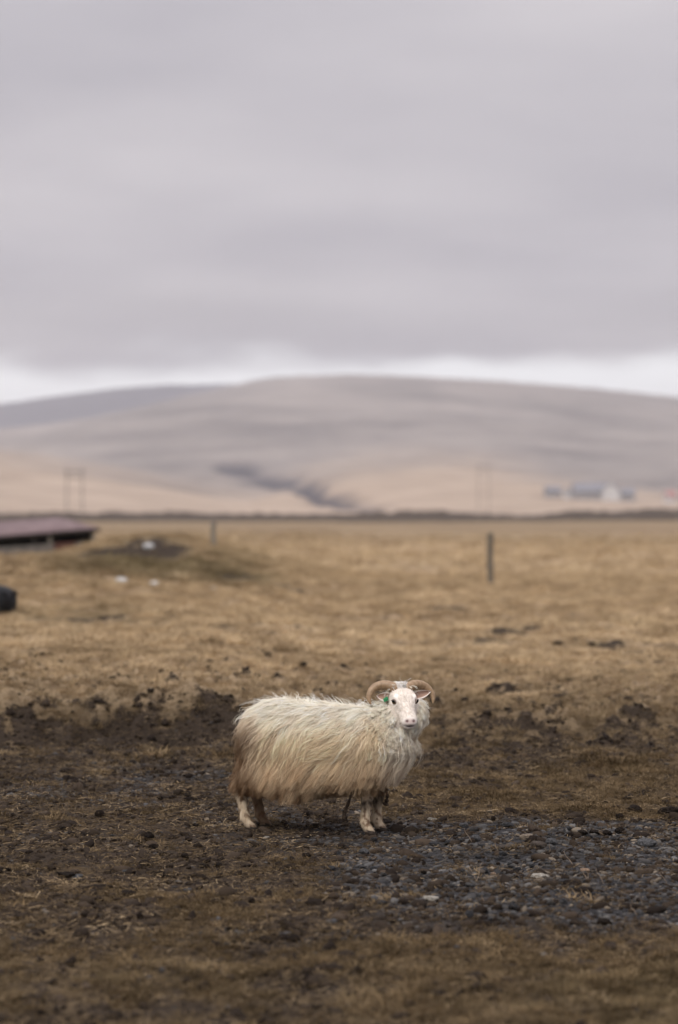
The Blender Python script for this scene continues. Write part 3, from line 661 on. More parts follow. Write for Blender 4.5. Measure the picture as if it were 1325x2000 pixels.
# crumpled white scraps on the mound
M_SCRAP = simple("white_plastic", (.36, .36, .36), (.55, .55, .54), 8, .5)
for px, py, wp, hp, lab in ((291, 1072, 24, 15, 'largest crumpled white scrap on top of the mound'), (238, 1139, 27, 16, 'crumpled white scrap at the foot of the mound, below dark hollow'), (301, 1145, 19, 13, 'small white scrap lying right of the scrap at the mound foot'), (416, 1154, 12, 7, 'tiny greyish white scrap on the slope right of the mound')):
    p = G(px, py); s = p.y / FOC; V, T = ico(3)
    d = 1 + .5 * np.abs(noise(V[:, 0] * 2 + px, V[:, 1] * 2 + V[:, 2] * 1.7)) - .35 * np.abs(noise(V[:, 1] * 4 + px, V[:, 2] * 4))
    V = V * d[:, None] * np.array([wp * s * .42, wp * s * .34, hp * s * .42]); V[:, 2] += hp * s * .25
    tag(link("plastic_scrap", mesh_np("plastic_scrap", V, None, T, smooth=False), M_SCRAP, loc=p), lab, 'scrap', 'white scraps on the mound')

# ------------------------------------------------------------------ sheep shelter with the faded red roof
M_ROOF = simple("faded_red_corrugated_iron", (.135, .098, .10), (.21, .155, .155), 2.5, .6, .0, 5)
M_DARKWOOD = simple("dark_shelter_wood", (.03, .025, .02), (.06, .05, .04), 8)
M_CONC = simple("grey_shelter_wall", (.14, .125, .11), (.24, .215, .185), 5, .95, .01)
M_REDB = simple("red_brown_board", (.10, .045, .035), (.15, .07, .055), 8)
xr, xl = -7.72, -13.6; yr = 76.0
SL = math.hypot(xl - xr, 5.2); yaw = math.atan2(5.2, -(xl - xr)) * -1 + math.pi     # runs to the left and towards the viewer
base_z = .36
sh = empty("sheep_shelter", (xr, yr, base_z)); tag(sh, 'low open shelter with sagging faded red corrugated roof behind the mound', 'shed')
ux = Vector((xl - xr, -5.2, 0)).normalized(); uy = Vector((-ux.y, ux.x, 0))            # along the front, and into the depth
if uy.y < 0: uy = -uy
def SP(a, d, z_): q = ux * a + uy * d; return Vector((q.x, q.y, z_))
SAG = -.062
n_sh = 8; wsh = SL / n_sh
for i in range(n_sh):
    a0 = i * wsh - .12; V = []; nseg = 24
    for j in range(nseg + 1):
        a = a0 + (wsh + .03) * j / nseg; cz = .018 * math.sin(j / nseg * 2 * math.pi * 6) + (.006 if i % 2 else 0)
        for d, z_ in ((-.25, .87), (.9, 1.03), (2.1, 1.21)): V.append(SP(a, d, z_ + SAG * a + cz))
    Q = [(j * 3 + q_, (j + 1) * 3 + q_, (j + 1) * 3 + q_ + 1, j * 3 + q_ + 1) for j in range(nseg) for q_ in (0, 1)]
    o = link("roof_sheet", mesh_np("roof_sheet", V, Q), M_ROOF, sh); md = o.modifiers.new("thickness", 'SOLIDIFY'); md.thickness = .004
def beam(name, a, b_, w_, h_, mat):
    d = b_ - a; rot = d.to_track_quat('X', 'Z').to_matrix(); bm = bmesh.new(); box(bm, (a + b_) / 2, (d.length, w_, h_), rot, .006); link(name, from_bm(name, bm), mat, sh)
beam("eave_beam", SP(-.1, -.18, .83), SP(SL, -.18, .83 + SAG * SL), .09, .11, M_DARKWOOD)
beam("rear_beam", SP(-.1, 2.0, 1.13), SP(SL, 2.0, 1.13 + SAG * SL), .09, .11, M_DARKWOOD)
for a, mt in ((.12, M_PALEWOOD), (1.75, M_PALEWOOD), (2.35, M_DARKWOOD), (3.9, M_WOOD), (5.6, M_WOOD)):
    beam("post", SP(a, -.15, -.3), SP(a, -.15, .80 + SAG * a), .10, .10, mt)
beam("rear_wall", SP(0, 1.98, .35), SP(SL, 1.98, .35 + SAG * SL * .4), .12, 1.5, M_DARKWOOD)
beam("end_wall", SP(.0, .1, .25), SP(.0, 1.9, .25), .10, 1.1, M_DARKWOOD)
for z_, k_ in ((.10, 0), (.275, .015), (.45, 0)):
    beam("wall_plank", SP(-.25, -.32 - k_, z_ - .05), SP(SL, -.32 - k_, z_ - .05 + SAG * SL * .7), .05, .165, M_CONC)
beam("patch_board", SP(.95, -.385, .33), SP(1.75, -.385, .30), .03, .24, M_REDB)

# ------------------------------------------------------------------ farm buildings on the far slope
M_WHITEW = simple("white_farm_wall", (.45, .44, .44), (.58, .57, .56), .6); M_GREYW = simple("grey_farm_wall", (.27, .26, .265), (.33, .32, .325), .6)
M_DROOF = simple("dark_farm_roof", (.17, .17, .19), (.23, .23, .25), .8); M_RROOF = simple("red_farm_roof", (.30, .15, .14), (.38, .2, .19), .8)  # roof and wall tones paled: extra haze put into their colour
M_PANE = simple("dark_window_glass", (.02, .022, .027), (.04, .043, .05), 2, .15); M_TRIM = simple("white_window_trim", (.6, .6, .6), (.7, .7, .7), 3)
def farm_building(px, py, wpx, wallpx, roofpx, depth, rz, wall, roof, lab, nwin=3, chim=False):
    p = G(px, py); s = p.y / FOC; W, hw, hr = wpx * s, wallpx * s, roofpx * s; root = empty("farm_building", (p.x, p.y, p.z - .4), R(rz)); tag(root, lab, 'building', 'farm buildings on the far slope')
    D = depth; a, b_ = W / 2, D / 2; h0 = hw + .4
    bm = bmesh.new(); vs_ = [bm.verts.new(c) for c in ((-a, -b_, -1.5), (a, -b_, -1.5), (a, b_, -1.5), (-a, b_, -1.5), (-a, -b_, h0), (a, -b_, h0), (a, b_, h0), (-a, b_, h0), (-a, 0, h0 + hr), (a, 0, h0 + hr))]
    for f in ((0, 1, 5, 4), (2, 3, 7, 6), (1, 2, 6, 9, 5), (3, 0, 4, 8, 7), (3, 2, 1, 0)): bm.faces.new([vs_[i] for i in f])
    link("wall", from_bm("wall", bm), wall, root)
    bm = bmesh.new(); sl = math.hypot(b_, hr)
    for sg in (-1, 1):
        ang = math.atan2(hr, b_); rot = Matrix.Rotation(-sg * ang, 3, 'X') ; box(bm, (0, sg * (b_ + .35) / 2, h0 + hr / 2 + .10 - .1), (W + .6, sl + .7, .18), rot)
    r = link("roof", from_bm("roof", bm), roof, root)
    if chim: bm = bmesh.new(); box(bm, (a * .4, 0, h0 + hr + .3), (.8, .8, 1.6), bev=.04); link("chimney", from_bm("chimney", bm), wall, r)
    for i in range(nwin):
        xx = -a + W * (i + .5) / nwin; ww, wh = min(1.4, W / nwin * .45), min(1.4, hw * .4)
        bm = bmesh.new()
        for c_, s_ in (((xx, -b_ - .03, h0 * .55 + wh / 2), (ww + .2, .1, .1)), ((xx, -b_ - .03, h0 * .55 - wh / 2), (ww + .2, .14, .1)), ((xx - ww / 2, -b_ - .03, h0 * .55), (.1, .1, wh - .1)), ((xx + ww / 2, -b_ - .03, h0 * .55), (.1, .1, wh - .1))): box(bm, c_, s_)
        wi = link("window", from_bm("window", bm), M_TRIM, root)
        bm = bmesh.new(); box(bm, (xx, -b_ - .02, h0 * .55), (ww - .1, .05, wh - .1)); link("pane", from_bm("pane", bm), M_PANE, wi)
    bm = bmesh.new(); box(bm, (a + .03, -b_ * .3, 1.4), (.08, 1.1, 2.1)); link("door", from_bm("door", bm), M_DROOF, root)
farm_building(1152, 972, 66, 12, 16, 11, 6, M_GREYW, M_DROOF, 'long dark grey barn in the farm on the far slope', 5)
farm_building(1194, 974, 17, 17, 11, 9, 68, M_WHITEW, M_DROOF, 'white gabled farmhouse beside the long dark barn', 2, True)
farm_building(1227, 974, 26, 10, 10, 9, -5, M_GREYW, M_DROOF, 'small dark shed at the other side of the white farmhouse', 2)
farm_building(1080, 965, 30, 7, 8, 8, 4, M_GREYW, M_DROOF, 'low grey outbuilding set apart from the long barn', 2)
farm_building(1112, 968, 16, 7, 6, 7, 10, M_WHITEW, M_DROOF, 'small pale outbuilding between low grey shed and long barn', 2)
farm_building(1309, 977, 17, 8, 9, 8, 8, M_WHITEW, M_RROOF, 'red roofed house away from the other farm buildings', 2)

#SHEEP_BEGIN
# ------------------------------------------------------------------ the sheep
sheep_z = float(np.mean([height(SHEEP[0] + dx_, SHEEP[1] + dy_) for dx_, dy_ in ((.3, -.15), (-.35, .02), (.36, .0), (-.3, .15))]))
sheep = empty("sheep", (SHEEP[0], SHEEP[1], sheep_z), R(-15))
tag(sheep, 'shaggy cream horned sheep with green ear tag standing on dark mud', 'sheep')
HO = Vector((.505, 0.0, .742))                                  # head frame: origin between the horns
fh = Vector((.47, -.883, 0)).normalized(); hl = Vector((-fh.y, fh.x, 0)); PIT = R(27)
hu_ = (fh * math.cos(PIT) + Vector((0, 0, -1)) * math.sin(PIT)).normalized(); hw_ = hu_.cross(hl).normalized()
if hw_.z < 0: hw_ = -hw_
HU, HV, HW, HOn = (np.array(v[:]) for v in (hu_, hl, hw_, HO))
def head_pt(u, v, w_): return HOn + HU * u + HV * v + HW * w_
def head_uvw(P): d = P - HOn; return d @ HU, d @ HV, d @ HW
def loft(rings, cap=True):
    n = len(rings); ns = len(rings[0]); V = np.concatenate(rings); Q = []; T = []
    for i in range(n - 1):
        for j in range(ns): k = (j + 1) % ns; Q.append((i * ns + j, i * ns + k, (i + 1) * ns + k, (i + 1) * ns + j))
    V = np.vstack([V, rings[0].mean(0), rings[-1].mean(0)])
    for j in range(ns): k = (j + 1) % ns; T.append((n * ns, k, j)); T.append((n * ns + 1, (n - 1) * ns + j, (n - 1) * ns + k))
    return V, np.array(Q), np.array(T)
th = np.linspace(0, 2 * np.pi, 32, endpoint=False); ct, st = np.cos(th), np.sin(th)
def spow(v, p): return np.sign(v) * np.abs(v) ** p
parts = []
S = spline([(-.382, .475, .03, .05), (-.368, .475, .095, .125), (-.325, .476, .14, .178), (-.26, .480, .17, .208), (-.16, .480, .193, .224), (0, .470, .205, .216), (.15, .470, .20, .208), (.28, .480, .186, .196), (.40, .492, .164, .176), (.495, .498, .138, .152), (.55, .50, .09, .105), (.573, .50, .03, .04)], 40)
parts.append(loft([np.stack([np.full(32, s[0]), s[2] * spow(ct, .9), s[1] + s[3] * spow(st, .9)], -1) for s in S]))
# neck, bending round to the viewer's side
NK = spline([(.32, 0, .50, .15, .17), (.43, 0, .56, .135, .15), (.495, .012, .625, .115, .125), (.512, .026, .68, .095, .105), (.510, .026, .722, .078, .08)], 14)
tg = np.gradient(NK[:, :3], axis=0); rings = []
for s, d in zip(NK, tg):
    d = d / np.linalg.norm(d); sd = np.cross(d, [0, 0, 1.]) if abs(d[2]) < .97 else np.array([0, -1., 0]); sd = np.array([0, 1., 0]) * .999 + .001 * sd; sd -= d * sd.dot(d); sd /= np.linalg.norm(sd); bb = np.cross(sd, d)
    rings.append(s[:3] + s[3] * ct[:, None] * sd + s[4] * st[:, None] * bb)
parts.append(loft(rings))
HS = spline([(-.075, -.02, .042, .045), (-.04, -.012, .060, .064), (0, -.012, .071, .072), (.035, -.016, .075, .075), (.065, -.021, .0725, .075), (.10, -.026, .058, .065), (.135, -.030, .0465, .053), (.165, -.034, .0445, .046), (.190, -.037, .0445, .041), (.208, -.039, .038, .034), (.219, -.040, .024, .021), (.222, -.040, .009, .008)], 30)
parts.append(loft([np.array([head_pt(s[0], s[2] * a_ * (1 - .16 * max(0, -b2)), s[1] + s[3] * b2) for a_, b2 in zip(spow(ct, .85), spow(st, .85))]) for s in HS]))
FEET = {'hind_near': (-.335, -.085), 'hind_far': (-.300, .078), 'front_near': (.325, -.080), 'front_far': (.352, .072)}
LEGK = 1.06
for nm, (fx, fy) in FEET.items():
    if nm.startswith('hind'): prof2 = [(.045, 0, .36, .060, .055), (-.02, 0, .27, .045, .040), (-.055, 0, .215, .034, .029), (-.042, 0, .16, .027, .024), (-.030, 0, .105, .0255, .023), (-.022, 0, .065, .030, .026), (-.002, 0, .038, .028, .026), (.010, 0, .020, .031, .029), (.012, 0, .012, .028, .027)]
    else: prof2 = [(-.01, 0, .36, .065, .055), (-.004, 0, .26, .042, .038), (.004, 0, .195, .032, .030), (-.002, 0, .155, .026, .0245), (-.004, 0, .10, .0225, .0215), (-.006, 0, .062, .027, .0245), (.008, 0, .038, .026, .0245), (.018, 0, .020, .030, .028), (.020, 0, .012, .027, .026)]
    pf = spline(prof2, 24); yin = .03 if fy < 0 else -.03
    parts.append(loft([np.stack([fx + s[0] + LEGK * s[3] * ct, fy + yin * sstep(.15, .36, s[2]) + LEGK * s[4] * st, np.full(32, s[2])], -1) for s in pf]))
off = 0; VV, QQ, TT = [], [], []
for v, q, t_ in parts: VV.append(v); QQ.append(q + off); TT.append(t_ + off); off += len(v)
tmp = link("body_raw", mesh_np("body_raw", np.vstack(VV), np.vstack(QQ), np.vstack(TT)))
rm = tmp.modifiers.new("r", 'REMESH'); rm.mode = 'VOXEL'; rm.voxel_size = .0055
sm = tmp.modifiers.new("s", 'SMOOTH'); sm.factor = .5; sm.iterations = 6
dg = bpy.context.evaluated_depsgraph_get(); bme = bpy.data.meshes.new_from_object(tmp.evaluated_get(dg)); bpy.data.objects.remove(tmp)
n = len(bme.vertices); P = np.empty(n * 3, np.float32); bme.vertices.foreach_get('co', P); P = P.reshape(-1, 3).astype(float)
NR = np.empty(n * 3, np.float32); bme.vertices.foreach_get('normal', NR); NR = NR.reshape(-1, 3).astype(float)
u, v, w_ = head_uvw(P); face = (u > -.06) & (u < .25) & (np.abs(v) < .09) & (w_ > -.12) & (w_ < .1)
def b3(du, dv, dw, cu, cv, cw): return face * np.exp(-(((u - cu) / du) ** 2 + ((np.abs(v) - cv) / dv) ** 2 + ((w_ - cw) / dw) ** 2))
disp = -.011 * b3(.018, .014, .016, .075, .067, .016) + .007 * b3(.022, .016, .010, .055, .060, .036) - .006 * b3(.035, .012, .014, .115, .048, -.005) \
    - .007 * b3(.010, .0065, .006, .209, .017, -.018) - .006 * b3(.02, .03, .0035, .213, .0, -.047) + .004 * b3(.012, .02, .008, .214, .0, -.032) + .004 * b3(.02, .03, .010, .20, .0, -.062) + .004 * b3(.03, .010, .012, .13, .0, .02)
P = P + NR * disp[:, None]; bme.vertices.foreach_set('co', P.astype(np.float32).ravel()); bme.update()
# colour: clean white face with pink muzzle, soiled wool and legs
def cmix(a, b_, f): return a + (np.asarray(b_) - a) * np.clip(f, 0, 1)[:, None]
def wool_colour(X):
    """cream fleece, yellowed on the flanks, stained brown below and on the rump"""
    n_ = len(X); nz1 = fbm(X[:, 0] * 5 + X[:, 1] * 2, X[:, 2] * 5 + X[:, 1] * 3, 3, 61); nz2 = fbm(X[:, 0] * 16 + X[:, 1] * 5, X[:, 2] * 9 + X[:, 1] * 7, 3, 62)
    z_ = X[:, 2] + .05 * nz1; c = np.tile(np.array([.90, .835, .715]), (n_, 1))
    c = cmix(c, (.82, .67, .46), sstep(.66, .50, z_) * sstep(.52, .40, X[:, 0]) * .9)
    c = cmix(c, (.58, .42, .255), sstep(.42, .27, z_) * (.75 + .4 * nz2))
    c = cmix(c, (.20, .115, .058), sstep(.32, .18, z_) * (.65 + .8 * nz2))
    c = cmix(c, (.78, .69, .56), sstep(.38, .50, X[:, 0]) * sstep(.62, .45, z_) * .6)
    st_ = sstep(-.20, -.37, X[:, 0] + .05 * nz1) * sstep(.62, .46, z_) * (.90 + .8 * nz2)
    c = cmix(c, (.17, .092, .045), st_ * 1.0)
    c = cmix(c, (.45, .32, .20), np.clip(nz2 - .35, 0, 1) * 1.2 * sstep(.75, .5, z_))
    return np.clip(c, .01, .9)
bc = wool_colour(P) * .8
fm = (face & (u > -.03) & ((w_ > -.075) | (u > .03))).astype(float)
bc = cmix(bc, (.84, .775, .70), fm)
bc = cmix(bc, (.63, .47, .43), .8 * b3(.013, .026, .02, .214, .0, -.022)); bc = cmix(bc, (.16, .085, .08), 1.7 * b3(.010, .008, .0065, .211, .018, -.019))
bc = cmix(bc, (.09, .06, .06), 1.6 * b3(.022, .026, .0050, .214, .0, -.047)); bc = cmix(bc, (.20, .14, .12), .95 * b3(.016, .010, .009, .069, .067, .016))
bc = cmix(bc, (.42, .33, .30), .5 * b3(.014, .008, .008, .090, .047, .004)); bc = cmix(bc, (.60, .53, .50), .5 * b3(.035, .012, .02, .13, .036, .0))  # greyed nose sides: shading put into the colour
leg = sstep(.25, .20, P[:, 2]); nz = fbm(P[:, 0] * 30, P[:, 2] * 22 + P[:, 1] * 20, 3, 63)
lc = np.tile(np.array([.60, .49, .35]), (n, 1)); lc = cmix(lc, (.20, .13, .08), sstep(.0, .5, nz))
fr = P[:, 0] > 0; lc = cmix(lc, (.045, .032, .024), np.where(fr, np.exp(-((P[:, 2] - .165) / .035) ** 2) * 1.2, 0) * (.7 + .5 * nz))
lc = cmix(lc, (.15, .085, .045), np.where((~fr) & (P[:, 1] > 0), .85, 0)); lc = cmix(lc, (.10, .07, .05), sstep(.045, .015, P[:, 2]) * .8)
bc = cmix(bc, lc, leg) if False else bc + (lc - bc) * leg[:, None]
set_attrs(bme, {'Col': np.clip(bc, .01, .9)}); bme.polygons.foreach_set('use_smooth', np.ones(len(bme.polygons), bool))
def wool_material(name, rough=.85, trans=.3):
    m, t, b = material(name); c = nd(t, 'ShaderNodeAttribute', attribute_name='Col').outputs['Color']
    t.links.new(c, b.inputs['Base Color']); b.inputs['Roughness'].default_value = rough; b.inputs['Specular IOR Level'].default_value = .15
    if trans:
        tr = nd(t, 'ShaderNodeBsdfTranslucent', {'Color': c}); ms = nd(t, 'ShaderNodeMixShader', {0: trans, 1: b.outputs[0], 2: tr.outputs[0]})
        t.links.new(ms.outputs[0], t.nodes['Material Output'].inputs['Surface'])
    return m
M_SKIN = wool_material("sheep_short_hair", .8, 0.0); M_WOOL = wool_material("sheep_wool", .8, .32)
bme.name = "body"; bme.materials.clear(); link("body", bme, M_SKIN, sheep)

# fleece: long wavy locks laid over the body, combed back and down, free at the hem
bme.calc_loop_triangles(); TR = np.empty(len(bme.loop_triangles) * 3, np.int32); bme.loop_triangles.foreach_get('vertices', TR); TR = TR.reshape(-1, 3)
bvh = BVHTree.FromPolygons([tuple(p_) for p_ in P], [tuple(t_) for t_ in TR])
ar = np.linalg.norm(np.cross(P[TR[:, 1]] - P[TR[:, 0]], P[TR[:, 2]] - P[TR[:, 0]]), axis=1) / 2; cen = P[TR].mean(1)
cu, cv, cw = head_uvw(cen)
HSi = lambda k: np.interp(cu, HS[:, 0], HS[:, k])
bare = (cu > -.02) & (np.abs(cv) < HSi(2) * 1.12 + .002) & (cw > HSi(1) - HSi(3) * np.interp(cu, [0, .06, .10, .14], [.15, .45, .85, 1.1])) | (cu > .135) & (cu < .24) & (np.abs(cv) < .08) & (cw > -.088)
_unused = ((cu > -.012) & (cw > -.085) & (np.abs(cv) < .085)) | ((cu > .03) & (np.abs(cv) < .085) & (cw > -.12))
bare = bare | ((cen[:, 2] < .245) & (((np.abs(cen[:, 0] + .345) < .085)) | (np.abs(cen[:, 0] - .335) < .07)) & (np.abs(np.abs(cen[:, 1]) - .075) < .05))
def sample(wgt, k):
    c_ = np.cumsum(wgt); i = np.searchsorted(c_, rng.random(k) * c_[-1]); r1 = np.sqrt(rng.random(k)); r2 = rng.random(k)
    p_ = P[TR[i, 0]] * (1 - r1)[:, None] + P[TR[i, 1]] * (r1 * (1 - r2))[:, None] + P[TR[i, 2]] * (r1 * r2)[:, None]
    n_ = NR[TR[i]].mean(1); return p_, n_ / np.linalg.norm(n_, axis=1)[:, None]
def unit(a): return a / (np.linalg.norm(a) + 1e-9)
def grow_locks(wgt, k, length_f, flow_f, lift=.45, stand=.030, K=8, free_hang=True, sw=.16):
    p0, n0 = sample(wgt, k); out = np.empty((k, K, 3)); nrm = np.empty((k, K, 3))
    for g_ in range(k):
        p_ = p0[g_].copy(); n_ = n0[g_].copy(); L = length_f(p_) * (random.uniform(.75, 1.2) if p_[2] > .36 else random.uniform(.8, 1.2)); stp = L / (K - 1); sway = random.gauss(0, sw) + .8 * float(fbm(p_[0] * 4.5 + p_[1] * 2, p_[2] * 4.5 + p_[1] * 3, 2, 71)); sd = random.uniform(.6, 1.35)
        d = None
        for s_ in range(K):
            out[g_, s_] = p_; nrm[g_, s_] = n_
            f = s_ / (K - 1); fl = flow_f(p_, n_); tanf = unit(fl - n_ * fl.dot(n_)); tanf = unit(tanf + sway * np.cross(n_, tanf))
            hang = free_hang and n_[2] < -.15
            nd_ = unit(tanf + n_ * lift * (1 - f) ** 2) if not hang else unit(np.array([-.55, n_[1] * .25, -1.0]) + .3 * sway * np.array([1, .5, 0]))
            d = nd_ if d is None else unit(.45 * d + .55 * nd_); p_ = p_ + d * stp
            if s_ < K - 1:
                q, qn, _, _ = bvh.find_nearest(p_)
                q = np.array(q); qn = np.array(qn); n_ = unit(.5 * n_ + .5 * qn)
                if not hang:
                    tgt = q + qn * stand * sd * (.25 + .9 * min(1, f * 1.6)); p_ = .55 * p_ + .45 * tgt
    return out, nrm
def strands(G_, N_, per, root_r, clump, wid, frizz, colour, wave=(1.0, 2.2), var=.13):
    k, K, _ = G_.shape; g_ = np.repeat(np.arange(k), per); m_ = len(g_); t_ = np.linspace(0, 1, K)[None, :, None]
    gp = G_[g_]; gn = N_[g_]; tn_ = np.gradient(gp, axis=1); tn_ /= np.linalg.norm(tn_, axis=2, keepdims=True) + 1e-9
    sd = np.cross(tn_, gn); sd /= np.linalg.norm(sd, axis=2, keepdims=True) + 1e-9
    o = rng.normal(0, 1, (m_, 3)) * np.array([root_r, root_r * .8, root_r * .35])
    spread = 1 - clump * t_ ** .8
    pts = gp + spread * (o[:, None, :1] * sd + o[:, None, 1:2] * tn_ * (1 - t_) + o[:, None, 2:3] * gn)
    ph = rng.random((k, 1, 1))[g_] * 6.28 + rng.normal(0, .7, (m_, 1, 1)); fq = rng.uniform(*wave, (k, 1, 1))[g_]
    pts = pts + frizz * t_ * (np.sin(ph + fq * 6.28 * t_) * sd + .5 * np.cos(ph * 1.7 + fq * 5 * t_) * gn) + rng.normal(0, frizz * .22, pts.shape) * t_
    ra = rng.normal(0, .55, (m_, 1, 1)); side = sd * np.cos(ra) + gn * np.sin(ra)
    wd = wid * rng.uniform(.65, 1.35, (m_, 1, 1)) * (1 - .72 * t_ ** 1.5)
    V = np.stack([pts - side * wd, pts + side * wd], 2).reshape(m_, K * 2, 3)
    i0 = (np.arange(m_) * K * 2)[:, None] + (np.arange(K - 1) * 2)[None, :]
    Q_ = np.stack([i0, i0 + 1, i0 + 3, i0 + 2], -1).reshape(-1, 4)
    lockv = np.exp(rng.normal(0, var, (k, 1)))[g_] * np.exp(rng.normal(0, .08, (m_, 1)))
    mid_ = pts[:, K // 2]; c = colour(.45 * pts[:, 0] + .55 * mid_); tip = colour(pts[:, -1])
    f = np.linspace(0, 1, K)[None, :, None] ** 1.5; cc = (c[:, None] * (1 - f) + tip[:, None] * f) * lockv[:, None]
    cc = np.repeat(np.clip(cc, .008, .9)[:, :, None, :], 2, 2)
    return V.reshape(-1, 3), Q_, cc.reshape(-1, 3)
def flow(p_, n_):
    if p_[0] > .40 and p_[2] > .45: return np.array([-.25, (p_[1]) * 2.0, -1.0])
    s_ = 1.0 if p_[1] > 0 else -1.0
    lowf = max(0, min(1, (.50 - p_[2]) / .15)) * max(0, min(1, (.36 - p_[0]) / .15)) * max(0, min(1, (p_[0] + .33) / .1))
    return np.array([-.62 - .25 * max(0, n_[2]) - .55 * lowf, .75 * s_ * max(0, n_[2]), -.9])
def length(p_):
    L = .185 - .11 * max(0, min(1, (.42 - p_[2]) / .16))
    if p_[2] > .62: L = .13
    if p_[0] > .40: L *= .62 if p_[2] > .5 else .85
    if p_[2] < .38: L *= 1.0 + .35 * max(0, 1 - abs(p_[0] + .02) / .25) - .35 * max(0, min(1, (p_[0] - .22) / .15))
    hd = np.linalg.norm(p_ - HOn)
    if hd < .15: L = .045
    return L
wgt = np.where(bare, 0, ar) * np.where(cen[:, 1] < .06, 1.0, .45)
fore = sstep(.34, .42, cen[:, 0] + .06 * (cen[:, 2] - .5)) * sstep(.36, .46, cen[:, 2])
Gd, Nd = grow_locks(wgt * (1 - .9 * fore), 5000, length, flow, lift=.3, stand=.024, K=8)
fl1 = strands(Gd, Nd, 17, .0125, .42, .00082, .0065, wool_colour, var=.11)
Gd6, Nd6 = grow_locks(wgt * (1 - .9 * fore) * (cen[:, 2] > .3), 260, lambda p_: length(p_) * .8, flow, lift=.45, stand=.036, K=8, sw=.5)     # stray locks crossing the rest
fl6 = strands(Gd6, Nd6, 9, .006, .7, .0008, .008, wool_colour, var=.15)
Gd5, Nd5 = grow_locks(wgt * fore, 1900, lambda p_: .048 + .02 * random.random(), flow, lift=.8, stand=.022, K=9)     # shorter curly wool of the neck
fl5 = strands(Gd5, Nd5, 12, .008, .45, .0010, .0075, wool_colour, (1.6, 3.2))
Gd2, Nd2 = grow_locks(wgt * np.where((cen[:, 2] > .3), 1, .3), 900, lambda p_: length(p_) * .9, flow, lift=1.1, stand=.050)     # loose hairs standing out of the fleece
fl2 = strands(Gd2, Nd2, 3, .02, .3, .0009, .010, lambda X: wool_colour(X) * 1.08)
sets = (fl1, fl2, fl5, fl6); offs = np.cumsum([0] + [len(f_[0]) for f_ in sets]); V = np.vstack([f_[0] for f_ in sets]); Q = np.vstack([f_[1] + o_ for f_, o_ in zip(sets, offs)]); C = np.vstack([f_[2] for f_ in sets])
link("fleece", mesh_np("fleece", V, Q, attrs={'Col': C}), M_WOOL, sheep)
# tuft of wool between the horns
tw = np.where((cu > -.07) & (cu < .002) & (cw > .03) & (np.abs(cv) < .045), ar, 0)
def white(X): return np.tile(np.array([.86, .82, .775]), (len(X), 1))
Gd3, Nd3 = grow_locks(tw, 170, lambda p_: .045, lambda p_, n_: -HV * .45 - HU * .45 + np.array([0, 0, .2]), lift=.9, stand=.014, free_hang=False)
a_ = strands(Gd3, Nd3, 12, .008, .5, .0010, .006, white)
link("forelock", mesh_np("forelock", a_[0], a_[1], attrs={'Col': a_[2]}), M_WOOL, sheep)
# short hair on the face
fw = np.where((cu > -.03) & (cu < .20) & (np.abs(cv) < .085) & (cw > -.11) & (cw < .09) & ~((np.abs(np.abs(cv) - .057) < .02) & (np.abs(cu - .068) < .022) & (cw > 0)), ar, 0)
def face_col(X):
    uu, vv, ww = head_uvw(X); c = np.tile(np.array([.82, .76, .69]), (len(X), 1)); c = cmix(c, (.62, .47, .43), .7 * np.exp(-(((uu - .214) / .013) ** 2 + (vv / .026) ** 2 + ((ww + .022) / .02) ** 2))); return c
Gd4, Nd4 = grow_locks(fw, 3800, lambda p_: .010, lambda p_, n_: -HU + np.array([0, 0, -.3]), lift=.35, stand=.003, K=4, free_hang=False)
a_ = strands(Gd4, Nd4, 2, .003, .2, .0008, .001, face_col, var=.02)
link("face_hair", mesh_np("face_hair", a_[0], a_[1], attrs={'Col': a_[2]}), M_WOOL, sheep)

# short hair on the shanks
lw = np.where((cen[:, 2] < .25) & (cen[:, 2] > .035) & (np.abs(np.abs(cen[:, 1]) - .08) < .06), ar, 0)
def leg_col(X):
    _, ii, _ = None, [bvh.find_nearest(x_)[2] for x_ in X], None
    return np.clip(bc[TR[np.array(ii), 0]], .01, .9)
Gd7, Nd7 = grow_locks(lw, 1500, lambda p_: .018, lambda p_, n_: np.array([-.1, 0, -1.0]), lift=.5, stand=.006, K=4, free_hang=False)
a_ = strands(Gd7, Nd7, 2, .004, .3, .0008, .002, leg_col, var=.12)
link("leg_hair", mesh_np("leg_hair", a_[0], a_[1], attrs={'Col': a_[2]}), M_WOOL, sheep)
